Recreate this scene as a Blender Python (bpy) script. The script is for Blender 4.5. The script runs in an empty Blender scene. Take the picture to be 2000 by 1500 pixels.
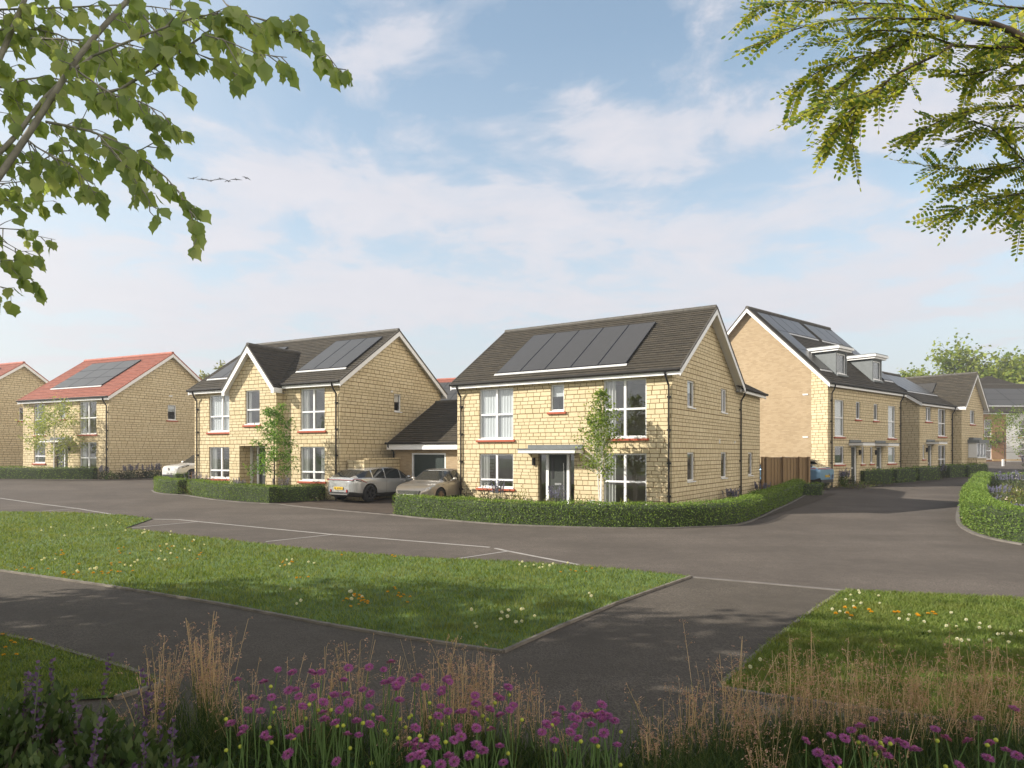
import bpy, bmesh, math, random
import numpy as np
from mathutils import Vector, Matrix
random.seed(7); RNG = np.random.default_rng(11)
PI = math.pi
scene = bpy.context.scene
COL = scene.collection
CAMZ = 2.2; FOC = 1333.333; HOR = 885.0

# ------------------------------------------------------------------ terrain
def ground_z(x, y):
    p = -0.844 - 0.0032 * x + 0.0315 * y
    p = 0.5 * (p + np.sqrt(p * p + 0.008))
    q = 1.5 - p
    return 1.5 - 0.5 * (q + np.sqrt(q * q + 0.01))

def ray(px, py):
    return ((px - 1000) / FOC, 1.0, -(py - HOR) / FOC)

def gp(px, py):
    """the point of the sloping ground seen in that direction from the viewpoint"""
    d = ray(px, py); lo, hi = 1.0, 160.0
    for _ in range(60):
        m = (lo + hi) / 2
        if CAMZ + d[2] * m > ground_z(d[0] * m, m): lo = m
        else: hi = m
    return (d[0] * lo, lo)

def at(px, py, depth):
    d = ray(px, py)
    return Vector((d[0] * depth, depth, CAMZ + d[2] * depth))

# ------------------------------------------------------------------ objects
def tag(o, label=None, cat=None, group=None, kind=None):
    if label: o['label'] = label
    if cat: o['category'] = cat
    if group: o['group'] = group
    if kind: o['kind'] = kind
    return o

def empty(name, loc=(0, 0, 0), rz=0.0, label=None, cat=None, group=None):
    o = bpy.data.objects.new(name, None); COL.objects.link(o)
    o.location = loc; o.rotation_euler = (0, 0, rz); o.empty_display_size = .2
    return tag(o, label, cat, group)

def copy_tree(o, parent=None):
    c = o.copy(); COL.objects.link(c); c.parent = parent
    for ch in o.children: copy_tree(ch, c)
    return c

class MB:
    """collects polygons (with uv and material slot) and links them as one mesh object"""
    def __init__(s): s.v = []; s.f = []; s.uv = []; s.m = []; s.n = 0
    def add(s, verts, faces, uvs=None, mat=0):
        verts = np.asarray(verts, float).reshape(-1, 3); s.v.append(verts)
        for k, f in enumerate(faces):
            s.f.append([i + s.n for i in f]); s.m.append(mat)
            s.uv.append(uvs[k] if uvs is not None else [(verts[i][0] + verts[i][1], verts[i][2]) for i in f])
        s.n += len(verts); return s
    def quad(s, a, b, c, d, uv=None, mat=0):
        return s.add([a, b, c, d], [(0, 1, 2, 3)], [uv] if uv else None, mat)
    def box(s, lo, hi, M=None, mat=0):
        x0, y0, z0 = lo; x1, y1, z1 = hi
        v = [(x0,y0,z0),(x1,y0,z0),(x1,y1,z0),(x0,y1,z0),(x0,y0,z1),(x1,y0,z1),(x1,y1,z1),(x0,y1,z1)]
        if M is not None: v = [tuple(M @ Vector(p)) for p in v]
        f = [(0,3,2,1),(4,5,6,7),(0,1,5,4),(1,2,6,5),(2,3,7,6),(3,0,4,7)]
        dx, dy, dz = x1-x0, y1-y0, z1-z0
        uv = [[(0,0),(0,dy),(dx,dy),(dx,0)],[(0,0),(dx,0),(dx,dy),(0,dy)],[(x0,z0),(x1,z0),(x1,z1),(x0,z1)],[(y0,z0),(y1,z0),(y1,z1),(y0,z1)],[(x1,z0),(x0,z0),(x0,z1),(x1,z1)],[(y1,z0),(y0,z0),(y0,z1),(y1,z1)]]
        return s.add(v, f, uv, mat)
    def prism(s, poly, ext, M=None, mat=0):
        """poly: list of 3d points, extruded by vector ext"""
        n = len(poly); p = [Vector(a) for a in poly]; e = Vector(ext)
        v = p + [a + e for a in p]
        if M is not None: v = [M @ a for a in v]
        f = [tuple(range(n))[::-1], tuple(range(n, 2 * n))] + [(i, (i + 1) % n, n + (i + 1) % n, n + i) for i in range(n)]
        return s.add([tuple(a) for a in v], f, None, mat)
    def tube(s, pts, rad, n=8, cap=True, M=None, mat=0):
        pts = [Vector(p) for p in pts]
        if M is not None: pts = [M @ p for p in pts]
        if not hasattr(rad, '__len__'): rad = [rad] * len(pts)
        rings = []; up = Vector((0, 0, 1)); prev = None
        for i, p in enumerate(pts):
            t = (pts[min(i + 1, len(pts) - 1)] - pts[max(i - 1, 0)])
            t = t.normalized() if t.length > 1e-9 else up
            if prev is None:
                a = t.cross(up)
                if a.length < .1: a = t.cross(Vector((1, 0, 0)))
            else: a = prev - t * prev.dot(t)
            a.normalize(); prev = a; b = t.cross(a)
            rings.append([p + (a * math.cos(2 * PI * k / n) + b * math.sin(2 * PI * k / n)) * rad[i] for k in range(n)])
        v = [tuple(q) for r in rings for q in r]; f = []; uv = []; L = 0
        for i in range(len(pts) - 1):
            l2 = L + (pts[i + 1] - pts[i]).length
            for k in range(n):
                f.append((i*n+k, i*n+(k+1) % n, (i+1)*n+(k+1) % n, (i+1)*n+k))
                uv.append([(k/n, L), ((k+1)/n, L), ((k+1)/n, l2), (k/n, l2)])
            L = l2
        if cap:
            f.append(tuple(range(n))[::-1]); uv.append([(0, 0)] * n)
            f.append(tuple((len(pts)-1)*n + k for k in range(n))); uv.append([(0, 0)] * n)
        return s.add(v, f, uv, mat)
    def lathe(s, prof, n=16, M=None, mat=0):
        """profile of (radius, z) turned about z"""
        v = [(r * math.cos(2*PI*k/n), r * math.sin(2*PI*k/n), z) for r, z in prof for k in range(n)]
        if M is not None: v = [tuple(M @ Vector(p)) for p in v]
        f = [(i*n+k, i*n+(k+1) % n, (i+1)*n+(k+1) % n, (i+1)*n+k) for i in range(len(prof)-1) for k in range(n)]
        return s.add(v, f, None, mat)
    def build(s, name, mats, parent=None, smooth=False, weld=False):
        me = bpy.data.meshes.new(name)
        V = np.concatenate(s.v) if s.v else np.zeros((0, 3))
        me.from_pydata(V.tolist(), [], s.f)
        if not isinstance(mats, (list, tuple)): mats = [mats]
        for m in mats: me.materials.append(m)
        uvl = me.uv_layers.new(name='UVMap')
        flat = np.array([c for u in s.uv for p in u for c in p], dtype=np.float32)
        if len(flat): uvl.data.foreach_set('uv', flat)
        me.polygons.foreach_set('material_index', np.array(s.m, dtype=np.int32))
        if smooth: me.polygons.foreach_set('use_smooth', np.ones(len(s.f), dtype=bool))
        me.update()
        if weld:
            bm = bmesh.new(); bm.from_mesh(me); bmesh.ops.remove_doubles(bm, verts=bm.verts, dist=1e-4); bm.to_mesh(me); bm.free()
        o = bpy.data.objects.new(name, me); COL.objects.link(o); o.parent = parent
        return o

def np_mesh(name, V, F, mats, parent=None, midx=None, smooth=False):
    """fast mesh from arrays; all faces have the same number of corners"""
    me = bpy.data.meshes.new(name)
    V = np.asarray(V, np.float32).reshape(-1, 3); F = np.asarray(F, np.int32); k = F.shape[1]
    me.vertices.add(len(V)); me.vertices.foreach_set('co', V.ravel())
    me.loops.add(F.size); me.loops.foreach_set('vertex_index', F.ravel())
    me.polygons.add(len(F)); me.polygons.foreach_set('loop_start', np.arange(0, F.size, k, dtype=np.int32))
    if not isinstance(mats, (list, tuple)): mats = [mats]
    for m in mats: me.materials.append(m)
    if midx is not None: me.polygons.foreach_set('material_index', np.asarray(midx, np.int32))
    if smooth: me.polygons.foreach_set('use_smooth', np.ones(len(F), dtype=bool))
    me.update(calc_edges=True); me.validate()
    o = bpy.data.objects.new(name, me); COL.objects.link(o); o.parent = parent
    return o

# ------------------------------------------------------------------ materials
def newmat(name):
    m = bpy.data.materials.new(name); m.use_nodes = True
    nt = m.node_tree; b = nt.nodes['Principled BSDF']
    return m, nt, b
def node(nt, t, **kw):
    n = nt.nodes.new(t)
    for k, v in kw.items():
        if k in n.inputs: n.inputs[k].default_value = v
        else: setattr(n, k, v)
    return n
def math_(nt, op, a, b=None):
    n = nt.nodes.new('ShaderNodeMath'); n.operation = op
    for i, x in enumerate((a, b)):
        if x is None: continue
        if isinstance(x, (int, float)): n.inputs[i].default_value = x
        else: nt.links.new(x, n.inputs[i])
    return n.outputs[0]
def mixc(nt, fac, a, b, mode='MIX'):
    n = nt.nodes.new('ShaderNodeMix'); n.data_type = 'RGBA'; n.blend_type = mode
    for i, x in ((0, fac), (6, a), (7, b)):
        if isinstance(x, (int, float)): n.inputs[i].default_value = x
        elif isinstance(x, tuple): n.inputs[i].default_value = (*x, 1) if len(x) == 3 else x
        else: nt.links.new(x, n.inputs[i])
    return n.outputs[2]
def ramp(nt, fac, stops):
    n = nt.nodes.new('ShaderNodeValToRGB'); el = n.color_ramp.elements
    while len(el) < len(stops): el.new(.5)
    for e, (p, c) in zip(el, stops):
        e.position = p; e.color = (*c, 1) if len(c) == 3 else c
    nt.links.new(fac, n.inputs[0]); return n.outputs[0]
def noise(nt, vec, scale, detail=4, rough=.55):
    n = node(nt, 'ShaderNodeTexNoise', Scale=scale, Detail=detail, Roughness=rough)
    if vec is not None: nt.links.new(vec, n.inputs['Vector'])
    return n.outputs['Fac']
def bump(nt, h, strength, dist, bsdf):
    n = node(nt, 'ShaderNodeBump', Strength=strength, Distance=dist)
    nt.links.new(h, n.inputs['Height']); nt.links.new(n.outputs[0], bsdf.inputs['Normal'])

def plain(name, col, rough=.5, metal=0.0, var=.0, scale=8.0, coat=0.0, spec=.5):
    m, nt, b = newmat(name)
    b.inputs['Roughness'].default_value = rough; b.inputs['Metallic'].default_value = metal
    b.inputs['Coat Weight'].default_value = coat; b.inputs['Specular IOR Level'].default_value = spec
    if coat: b.inputs['Coat Roughness'].default_value = .04
    if var:
        tc = nt.nodes.new('ShaderNodeTexCoord')
        f = noise(nt, tc.outputs['Object'], scale)
        c = ramp(nt, f, [(.3, tuple(x * (1 - var) for x in col)), (.7, tuple(min(1, x * (1 + var)) for x in col))])
        nt.links.new(c, b.inputs['Base Color'])
    else: b.inputs['Base Color'].default_value = (*col, 1)
    return m

def masonry(name, cols, mortar, bw, rh, ms, warp, bumps, contrast=.25):
    m, nt, b = newmat(name)
    uv = nt.nodes.new('ShaderNodeTexCoord').outputs['UV']
    sp = nt.nodes.new('ShaderNodeSeparateXYZ'); nt.links.new(uv, sp.inputs[0])
    u, v = sp.outputs[0], sp.outputs[1]
    if warp:   # course heights and stone lengths vary
        v = math_(nt, 'ADD', v, math_(nt, 'MULTIPLY', math_(nt, 'SINE', math_(nt, 'MULTIPLY', v, 9.3)), .022))
        v = math_(nt, 'ADD', v, math_(nt, 'MULTIPLY', math_(nt, 'SINE', math_(nt, 'MULTIPLY', v, 4.1)), .032))
        row = math_(nt, 'FLOOR', math_(nt, 'DIVIDE', v, rh))
        wn = nt.nodes.new('ShaderNodeTexWhiteNoise'); wn.noise_dimensions = '1D'; nt.links.new(row, wn.inputs['W'])
        u = math_(nt, 'ADD', u, math_(nt, 'MULTIPLY', wn.outputs['Value'], 3.0))
        u = math_(nt, 'ADD', u, math_(nt, 'MULTIPLY', math_(nt, 'SINE', math_(nt, 'MULTIPLY', u, 5.7)), .05))
    cb = nt.nodes.new('ShaderNodeCombineXYZ'); nt.links.new(u, cb.inputs[0]); nt.links.new(v, cb.inputs[1])
    br = nt.nodes.new('ShaderNodeTexBrick'); nt.links.new(cb.outputs[0], br.inputs['Vector'])
    br.inputs['Color1'].default_value = (0, 0, 0, 1); br.inputs['Color2'].default_value = (1, 1, 1, 1); br.inputs['Mortar'].default_value = (.5, .5, .5, 1)
    br.inputs['Scale'].default_value = 1; br.inputs['Mortar Size'].default_value = ms; br.inputs['Mortar Smooth'].default_value = .25
    br.inputs['Brick Width'].default_value = bw; br.inputs['Row Height'].default_value = rh
    br.offset = .5; br.squash = .75 if warp else 1; br.squash_frequency = 3 if warp else 2
    tone = mixc(nt, 1.0, br.outputs['Color'], (0, 0, 0), 'ADD')
    stone = ramp(nt, tone, [(0, cols[0]), (.5, cols[1]), (1, cols[2])])
    n1 = noise(nt, uv, 26, 5, .7); n2 = noise(nt, uv, .55, 3)
    stone = mixc(nt, .55 * contrast / .25, stone, mixc(nt, n1, tuple(c * .6 for c in cols[1]), tuple(min(1, c * 1.35) for c in cols[2])))
    stone = mixc(nt, math_(nt, 'MULTIPLY', n2, .45), stone, tuple(c * .82 for c in cols[0]))
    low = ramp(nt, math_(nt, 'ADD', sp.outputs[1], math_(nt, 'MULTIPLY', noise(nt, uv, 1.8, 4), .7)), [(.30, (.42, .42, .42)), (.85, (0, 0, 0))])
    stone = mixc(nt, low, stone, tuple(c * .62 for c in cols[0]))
    col = mixc(nt, br.outputs['Fac'], stone, mortar)
    nt.links.new(col, b.inputs['Base Color']); b.inputs['Roughness'].default_value = .92; b.inputs['Specular IOR Level'].default_value = .2
    h = math_(nt, 'SUBTRACT', math_(nt, 'MULTIPLY', n1, .55), br.outputs['Fac'])
    bump(nt, h, bumps, .03, b)
    return m

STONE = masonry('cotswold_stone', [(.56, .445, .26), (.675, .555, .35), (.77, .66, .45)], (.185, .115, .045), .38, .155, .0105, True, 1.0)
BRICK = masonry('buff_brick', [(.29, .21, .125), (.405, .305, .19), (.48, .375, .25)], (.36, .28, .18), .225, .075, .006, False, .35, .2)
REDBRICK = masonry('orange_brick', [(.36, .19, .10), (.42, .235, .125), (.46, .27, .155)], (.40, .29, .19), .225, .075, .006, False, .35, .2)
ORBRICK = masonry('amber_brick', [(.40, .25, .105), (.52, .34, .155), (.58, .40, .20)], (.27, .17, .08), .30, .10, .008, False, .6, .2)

def roof_mat(name, dark, light, tilew=.28):
    m, nt, b = newmat(name)
    uv = nt.nodes.new('ShaderNodeTexCoord').outputs['UV']
    br = nt.nodes.new('ShaderNodeTexBrick'); nt.links.new(uv, br.inputs['Vector'])
    for k, c in (('Color1', (0, 0, 0, 1)), ('Color2', (1, 1, 1, 1)), ('Mortar', (0, 0, 0, 1))): br.inputs[k].default_value = c
    br.inputs['Scale'].default_value = 1; br.inputs['Mortar Size'].default_value = .006
    br.inputs['Brick Width'].default_value = tilew; br.inputs['Row Height'].default_value = .17
    n = noise(nt, uv, 1.3, 5, .6); n2 = noise(nt, uv, 40, 3, .6)
    c = ramp(nt, mixc(nt, .5, br.outputs['Color'], n2), [(.2, dark), (.8, light)])
    c = mixc(nt, math_(nt, 'MULTIPLY', n, .5), c, tuple((a + d) / 2 * .8 for a, d in zip(dark, light)))
    c = mixc(nt, br.outputs['Fac'], c, tuple(x * .3 for x in dark))
    nt.links.new(c, b.inputs['Base Color']); b.inputs['Roughness'].default_value = .75; b.inputs['Specular IOR Level'].default_value = .35
    bump(nt, math_(nt, 'SUBTRACT', math_(nt, 'MULTIPLY', n2, .25), br.outputs['Fac']), .5, .01, b)
    return m
SLATE = roof_mat('dark_roof_tile', (.037, .031, .022), (.078, .065, .045))
REDTILE = roof_mat('red_roof_tile', (.27, .085, .055), (.38, .14, .095), .2)
RIDGE_D = plain('dark_ridge_tile', (.075, .068, .056), .7, var=.25, scale=5)
RIDGE_R = plain('red_ridge_tile', (.36, .11, .07), .7, var=.2, scale=5)
WHITE = plain('white_trim', (.80, .80, .80), .35)
UPVC = plain('white_window_frame', (.78, .79, .80), .3)
TRIM = plain('pale_flashing', (.55, .55, .55), .45)
SILL = plain('red_tile_sill', (.38, .080, .032), .7, var=.15, scale=20)
BLACKP = plain('black_gutter', (.022, .020, .018), .65, spec=.2)
LEAD = plain('lead_grey', (.13, .145, .15), .55, var=.12, scale=6)
DOORC = plain('dark_grey_door', (.030, .036, .031), .55)
GARDOOR = plain('dark_green_door', (.022, .034, .030), .45)
METAL = plain('brushed_metal', (.6, .6, .6), .3, 1.0)
CURTAIN = plain('pale_curtain', (.50, .50, .48), .9)
NET = plain('net_curtain', (.60, .63, .65), .9)
ROOMC = plain('room_wall', (.42, .38, .32), .9, var=.1, scale=2)
WOOD = None
def wood_mat(name, a, c, sc=(30, 30, 1.2)):
    m, nt, b = newmat(name)
    tc = nt.nodes.new('ShaderNodeTexCoord'); mp = node(nt, 'ShaderNodeMapping'); mp.inputs['Scale'].default_value = sc
    nt.links.new(tc.outputs['Object'], mp.inputs[0])
    nt.links.new(ramp(nt, noise(nt, mp.outputs[0], 1, 5, .6), [(.25, a), (.75, c)]), b.inputs['Base Color'])
    b.inputs['Roughness'].default_value = .8
    return m
FENCE = wood_mat('brown_fence_timber', (.19, .12, .055), (.31, .205, .10))
RAILW = wood_mat('pale_rail_timber', (.42, .28, .12), (.55, .38, .18))

def glass_mat():
    m = bpy.data.materials.new('window_glass'); m.use_nodes = True; nt = m.node_tree
    for n in list(nt.nodes): nt.nodes.remove(n)
    out = nt.nodes.new('ShaderNodeOutputMaterial')
    tr = nt.nodes.new('ShaderNodeBsdfTransparent'); tr.inputs[0].default_value = (.88, .90, .90, 1)
    gl = nt.nodes.new('ShaderNodeBsdfGlossy'); gl.inputs['Roughness'].default_value = .01; gl.inputs[0].default_value = (.95, .97, 1, 1)
    lw = nt.nodes.new('ShaderNodeLayerWeight'); lw.inputs[0].default_value = .5
    fr = math_(nt, 'ADD', math_(nt, 'MULTIPLY', math_(nt, 'POWER', lw.outputs['Facing'], 3.5), .75), .13)
    mx = nt.nodes.new('ShaderNodeMixShader')
    nt.links.new(fr, mx.inputs[0]); nt.links.new(tr.outputs[0], mx.inputs[1]); nt.links.new(gl.outputs[0], mx.inputs[2])
    nt.links.new(mx.outputs[0], out.inputs[0])
    return m
GLASS = glass_mat()
def solar_mat():
    m, nt, b = newmat('solar_cells')
    uv = nt.nodes.new('ShaderNodeTexCoord').outputs['UV']
    br = nt.nodes.new('ShaderNodeTexBrick'); nt.links.new(uv, br.inputs['Vector']); br.offset = 0
    for k, c in (('Color1', (.056, .052, .046, 1)), ('Color2', (.062, .058, .052, 1)), ('Mortar', (.078, .074, .068, 1))): br.inputs[k].default_value = c
    br.inputs['Scale'].default_value = 1; br.inputs['Mortar Size'].default_value = .003; br.inputs['Brick Width'].default_value = .16; br.inputs['Row Height'].default_value = .16
    nt.links.new(br.outputs[0], b.inputs['Base Color']); b.inputs['Roughness'].default_value = .3
    b.inputs['Specular IOR Level'].default_value = .5
    return m
SOLAR = solar_mat()
SOLFRAME = plain('black_panel_frame', (.015, .015, .017), .4)

def foliage(name, cols, trans=.35, rough=.55, spec=.25, patch=None):
    """leaf: colour varies from leaf to leaf, some light passes through"""
    m = bpy.data.materials.new(name); m.use_nodes = True; nt = m.node_tree
    b = nt.nodes['Principled BSDF']; out = nt.nodes['Material Output']
    g = nt.nodes.new('ShaderNodeNewGeometry')
    n = len(cols); c = ramp(nt, g.outputs['Random Per Island'], [(i / max(1, n - 1), k) for i, k in enumerate(cols)])
    if patch:
        oc = nt.nodes.new('ShaderNodeTexCoord').outputs['Object']
        c = mixc(nt, ramp(nt, noise(nt, oc, .8, 5, .65), [(.48, (0, 0, 0)), (.68, (.75, .75, .75))]), c, patch[0]); c = mixc(nt, ramp(nt, noise(nt, oc, 2.3, 4, .6), [(.52, (0, 0, 0)), (.72, (.7, .7, .7))]), c, patch[1])
    nt.links.new(c, b.inputs['Base Color']); b.inputs['Roughness'].default_value = rough; b.inputs['Specular IOR Level'].default_value = spec
    t = nt.nodes.new('ShaderNodeBsdfTranslucent')
    nt.links.new(mixc(nt, 1.0, c, (1.35, 1.25, .45), 'MULTIPLY'), t.inputs[0])
    mx = nt.nodes.new('ShaderNodeMixShader'); mx.inputs[0].default_value = trans
    nt.links.new(b.outputs[0], mx.inputs[1]); nt.links.new(t.outputs[0], mx.inputs[2]); nt.links.new(mx.outputs[0], out.inputs[0])
    return m
HEDGE_L = foliage('hedge_leaf', [(.075, .135, .024), (.12, .205, .036), (.18, .275, .058), (.27, .36, .09)], .38)
HEDGE_B = plain('hedge_inside', (.030, .046, .014), .9)
GRASS_L = foliage('lawn_blade', [(.085, .135, .024), (.125, .185, .036), (.175, .235, .052), (.25, .28, .09)], .4, patch=((.20, .215, .06), (.06, .10, .02)))
SOIL = plain('dark_soil', (.045, .033, .022), .95, var=.4, scale=9)
BARK = plain('grey_bark', (.16, .13, .105), .9, var=.3, scale=18)
BARK_D = plain('dark_bark', (.07, .05, .036), .9, var=.3, scale=18)
BIRCH = plain('white_bark', (.62, .60, .56), .8, var=.25, scale=9)

def asphalt(name, base, warm=1.0, sc=1.0):
    m, nt, b = newmat(name)
    g = nt.nodes.new('ShaderNodeTexCoord').outputs['Object']
    vo = node(nt, 'ShaderNodeTexVoronoi', Scale=75 * sc); nt.links.new(g, vo.inputs['Vector'])
    n1 = noise(nt, g, 120, 3, .7); n2 = noise(nt, g, .35, 4, .6); n3 = noise(nt, g, 3.1, 5, .65)
    sepc = nt.nodes.new('ShaderNodeSeparateColor'); nt.links.new(vo.outputs['Color'], sepc.inputs[0])
    c = ramp(nt, math_(nt, 'MULTIPLY', math_(nt, 'ADD', sepc.outputs[0], n1), .5), [(.15, tuple(x * .45 for x in base)), (.5, base), (.88, tuple(min(1, x * 2.0) for x in base))])
    c = mixc(nt, ramp(nt, n2, [(.38, (0, 0, 0)), (.62, (.8, .8, .8))]), c, tuple(x * .68 for x in base))
    mp = node(nt, 'ShaderNodeMapping'); mp.inputs['Scale'].default_value = (.10, .9, 1); mp.inputs['Rotation'].default_value = (0, 0, .55); nt.links.new(g, mp.inputs[0])
    c = mixc(nt, ramp(nt, noise(nt, mp.outputs[0], 1.0, 5, .6), [(.46, (0, 0, 0)), (.60, (.5, .5, .5))]), c, tuple(x * .74 for x in base))
    c = mixc(nt, ramp(nt, n3, [(.45, (0, 0, 0)), (.75, (.35, .35, .35))]), c, tuple(min(1, x * 1.3) for x in base))
    nt.links.new(c, b.inputs['Base Color']); b.inputs['Roughness'].default_value = .88; b.inputs['Specular IOR Level'].default_value = .25
    bump(nt, vo.outputs['Distance'], .5, .012, b)
    return m
ROADM = asphalt('road_tarmac', (.110, .093, .079))
PATHM = asphalt('path_tarmac', (.094, .080, .065), sc=.9)
DRIVEM = asphalt('drive_tarmac', (.085, .066, .052))
KERB = plain('pale_kerb_stone', (.15, .135, .12), .85, var=.25, scale=3)
EDGING = plain('path_edging_stone', (.17, .15, .125), .85, var=.35, scale=4)
LINE = plain('road_paint', (.30, .285, .27), .7, var=.15, scale=3)
# ------------------------------------------------------------------ houses
def wall_M(side, W, D, B):
    if side == 'f': m = Matrix(((1,0,0,0),(0,-1,0,0),(0,0,1,0),(0,0,0,1)))
    elif side == 'b': m = Matrix(((1,0,0,0),(0,1,0,D),(0,0,1,0),(0,0,0,1)))
    elif side == 'r': m = Matrix(((0,1,0,W),(1,0,0,0),(0,0,1,0),(0,0,0,1)))
    else: m = Matrix(((0,-1,0,0),(1,0,0,0),(0,0,1,0),(0,0,0,1)))
    return B @ m

def pierced(mb, M, a0, a1, c0, c1, holes, off=0.0, mat=0, rev=.13):
    """flat wall with real openings and their reveals; wall coords (along, out, up)"""
    xs = sorted({a0, a1} | {min(max(h[i], a0), a1) for h in holes for i in (0, 2)})
    zs = sorted({c0, c1} | {min(max(h[i], c0), c1) for h in holes for i in (1, 3)})
    P = lambda a, b, c: tuple(M @ Vector((a, b, c)))
    for i in range(len(xs) - 1):
        for k in range(len(zs) - 1):
            ma, mc = (xs[i] + xs[i+1]) / 2, (zs[k] + zs[k+1]) / 2
            if any(h[0] < ma < h[2] and h[1] < mc < h[3] for h in holes): continue
            q = [(xs[i], zs[k]), (xs[i+1], zs[k]), (xs[i+1], zs[k+1]), (xs[i], zs[k+1])]
            mb.quad(*[P(a, 0, c) for a, c in q], uv=[(a + off, c) for a, c in q], mat=mat)
    for h in holes:
        if not (a0 <= h[0] and h[2] <= a1): continue
        for (p, q) in (((h[0], h[1]), (h[0], h[3])), ((h[2], h[1]), (h[2], h[3])), ((h[0], h[1]), (h[2], h[1])), ((h[0], h[3]), (h[2], h[3]))):
            l = abs(p[0]-q[0]) + abs(p[1]-q[1])
            mb.quad(P(p[0],0,p[1]), P(q[0],0,q[1]), P(q[0],-rev,q[1]), P(p[0],-rev,p[1]), uv=[(0,p[1]),(rev*0,q[1]+.001*l),(rev,q[1]+.001*l),(rev,p[1])], mat=mat)

def slope(mb, p00, p10, p01, p11, gauge=.19, lip=.024, mat=0, thick=.05):
    """tiled slope: overlapping courses from the eaves edge p00-p10 up to p01-p11"""
    p00, p10, p01, p11 = map(Vector, (p00, p10, p01, p11))
    n = (p10 - p00).cross(p01 - p00).normalized()
    if n.z < 0: n = -n
    L = ((p01 - p00).length + (p11 - p10).length) / 2; rows = max(2, round(L / gauge))
    ux = (p10 - p00).normalized()
    for i in range(rows):
        t0, t1 = i / rows, (i + 1) / rows
        a, b = p00.lerp(p01, t0), p10.lerp(p11, t0); c, d = p00.lerp(p01, t1), p10.lerp(p11, t1)
        o = n * lip; u = lambda p: (p - p00).dot(ux)
        s0, s1 = t0 * L, t1 * L
        mb.quad(a + o, b + o, d + n * .002, c + n * .002, uv=[(u(a), s0), (u(b), s0), (u(d), s1), (u(c), s1)], mat=mat)
        mb.quad(a, b, b + o, a + o, uv=[(u(a), s0)] * 4, mat=mat)
        for e, f in ((a, c), (b, d)):
            mb.quad(e, f, f + n * .002, e + o, uv=[(0, s0)] * 4, mat=mat)
    mb.quad(p00 - n*thick, p10 - n*thick, p11 - n*thick, p01 - n*thick, mat=mat)
    mb.quad(p00, p10, p10 - n*thick, p00 - n*thick, mat=mat)
    mb.quad(p00, p01, p01 - n*thick, p00 - n*thick, mat=mat); mb.quad(p10, p11, p11 - n*thick, p10 - n*thick, mat=mat)

def window(root, M, a0, c0, a1, c1, mull=(), tran=(), sill=True, curtain=None, cill=True, fr=.055, split_low=(), glass=GLASS, name='window', framem=UPVC, deep=.055):
    w = MB(); b0, b1 = -.115, -.115 + deep
    B = lambda x0, z0, x1, z1, e=0.0: w.box((x0, b0 - e, z0), (x1, b1 + e, z1), M)
    B(a0, c0, a0 + fr, c1); B(a1 - fr, c0, a1, c1); B(a0 + fr, c1 - fr, a1 - fr, c1); B(a0 + fr, c0, a1 - fr, c0 + fr)
    tz = [c0 + fr] + sorted(tran) + [c1 - fr]
    for t in tran: B(a0 + fr, t - .035, a1 - fr, t + .035, .004)
    for m in mull:
        B(m - .045, c0 + fr, m + .045, c1 - fr, .008)
    for m in split_low: B(m - .028, c0 + fr, m + .028, tz[1] - .035, .006)
    if cill: w.box((a0 - .03, -.03, c0 - .045), (a1 + .03, .045, c0 - .002), M)
    o = w.build(name, framem, root)
    g = MB(); zb = (b0 + b1) / 2 - .012
    g.quad(*[tuple(M @ Vector(p)) for p in ((a0+.02, zb, c0+.02), (a1-.02, zb, c0+.02), (a1-.02, zb, c1-.02), (a0+.02, zb, c1-.02))])
    g.build('pane', glass, o)
    if sill:
        s = MB(); s.box((a0 - .13, -.02, c0 - .125), (a1 + .10, .075, c0 - .047), M); s.build('sill', SILL, o)
    if curtain:
        k = MB(); spans = [(a0 + .02, a1 - .02)] if curtain == 'net' else [(a0 + .02, a0 + .02 + .24 * (a1 - a0)), (a1 - .02 - .2 * (a1 - a0), a1 - .02)]
        if curtain == 'left': spans = spans[:1]
        top = c1 - .01; bot = c0 + .02
        if curtain == 'blind': spans = [(a0 + .02, a1 - .02)]; bot = c0 + .55 * (c1 - c0)
        for x0, x1 in spans:
            n = max(6, int((x1 - x0) / .025)); amp = .012 if curtain in ('net', 'blind') else .035
            if curtain == 'blind': amp = .001
            pts = [(x0 + (x1 - x0) * i / n, -.165 + amp * math.sin(i * 1.15 + a0)) for i in range(n + 1)]
            for (xa, ya), (xb, yb) in zip(pts, pts[1:]):
                k.quad(*[tuple(M @ Vector(p)) for p in ((xa, ya, bot), (xb, yb, bot), (xb, yb, top), (xa, ya, top))])
        k.build('curtain', NET if curtain in ('net', 'blind') else CURTAIN, o, smooth=True)
    return o

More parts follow.
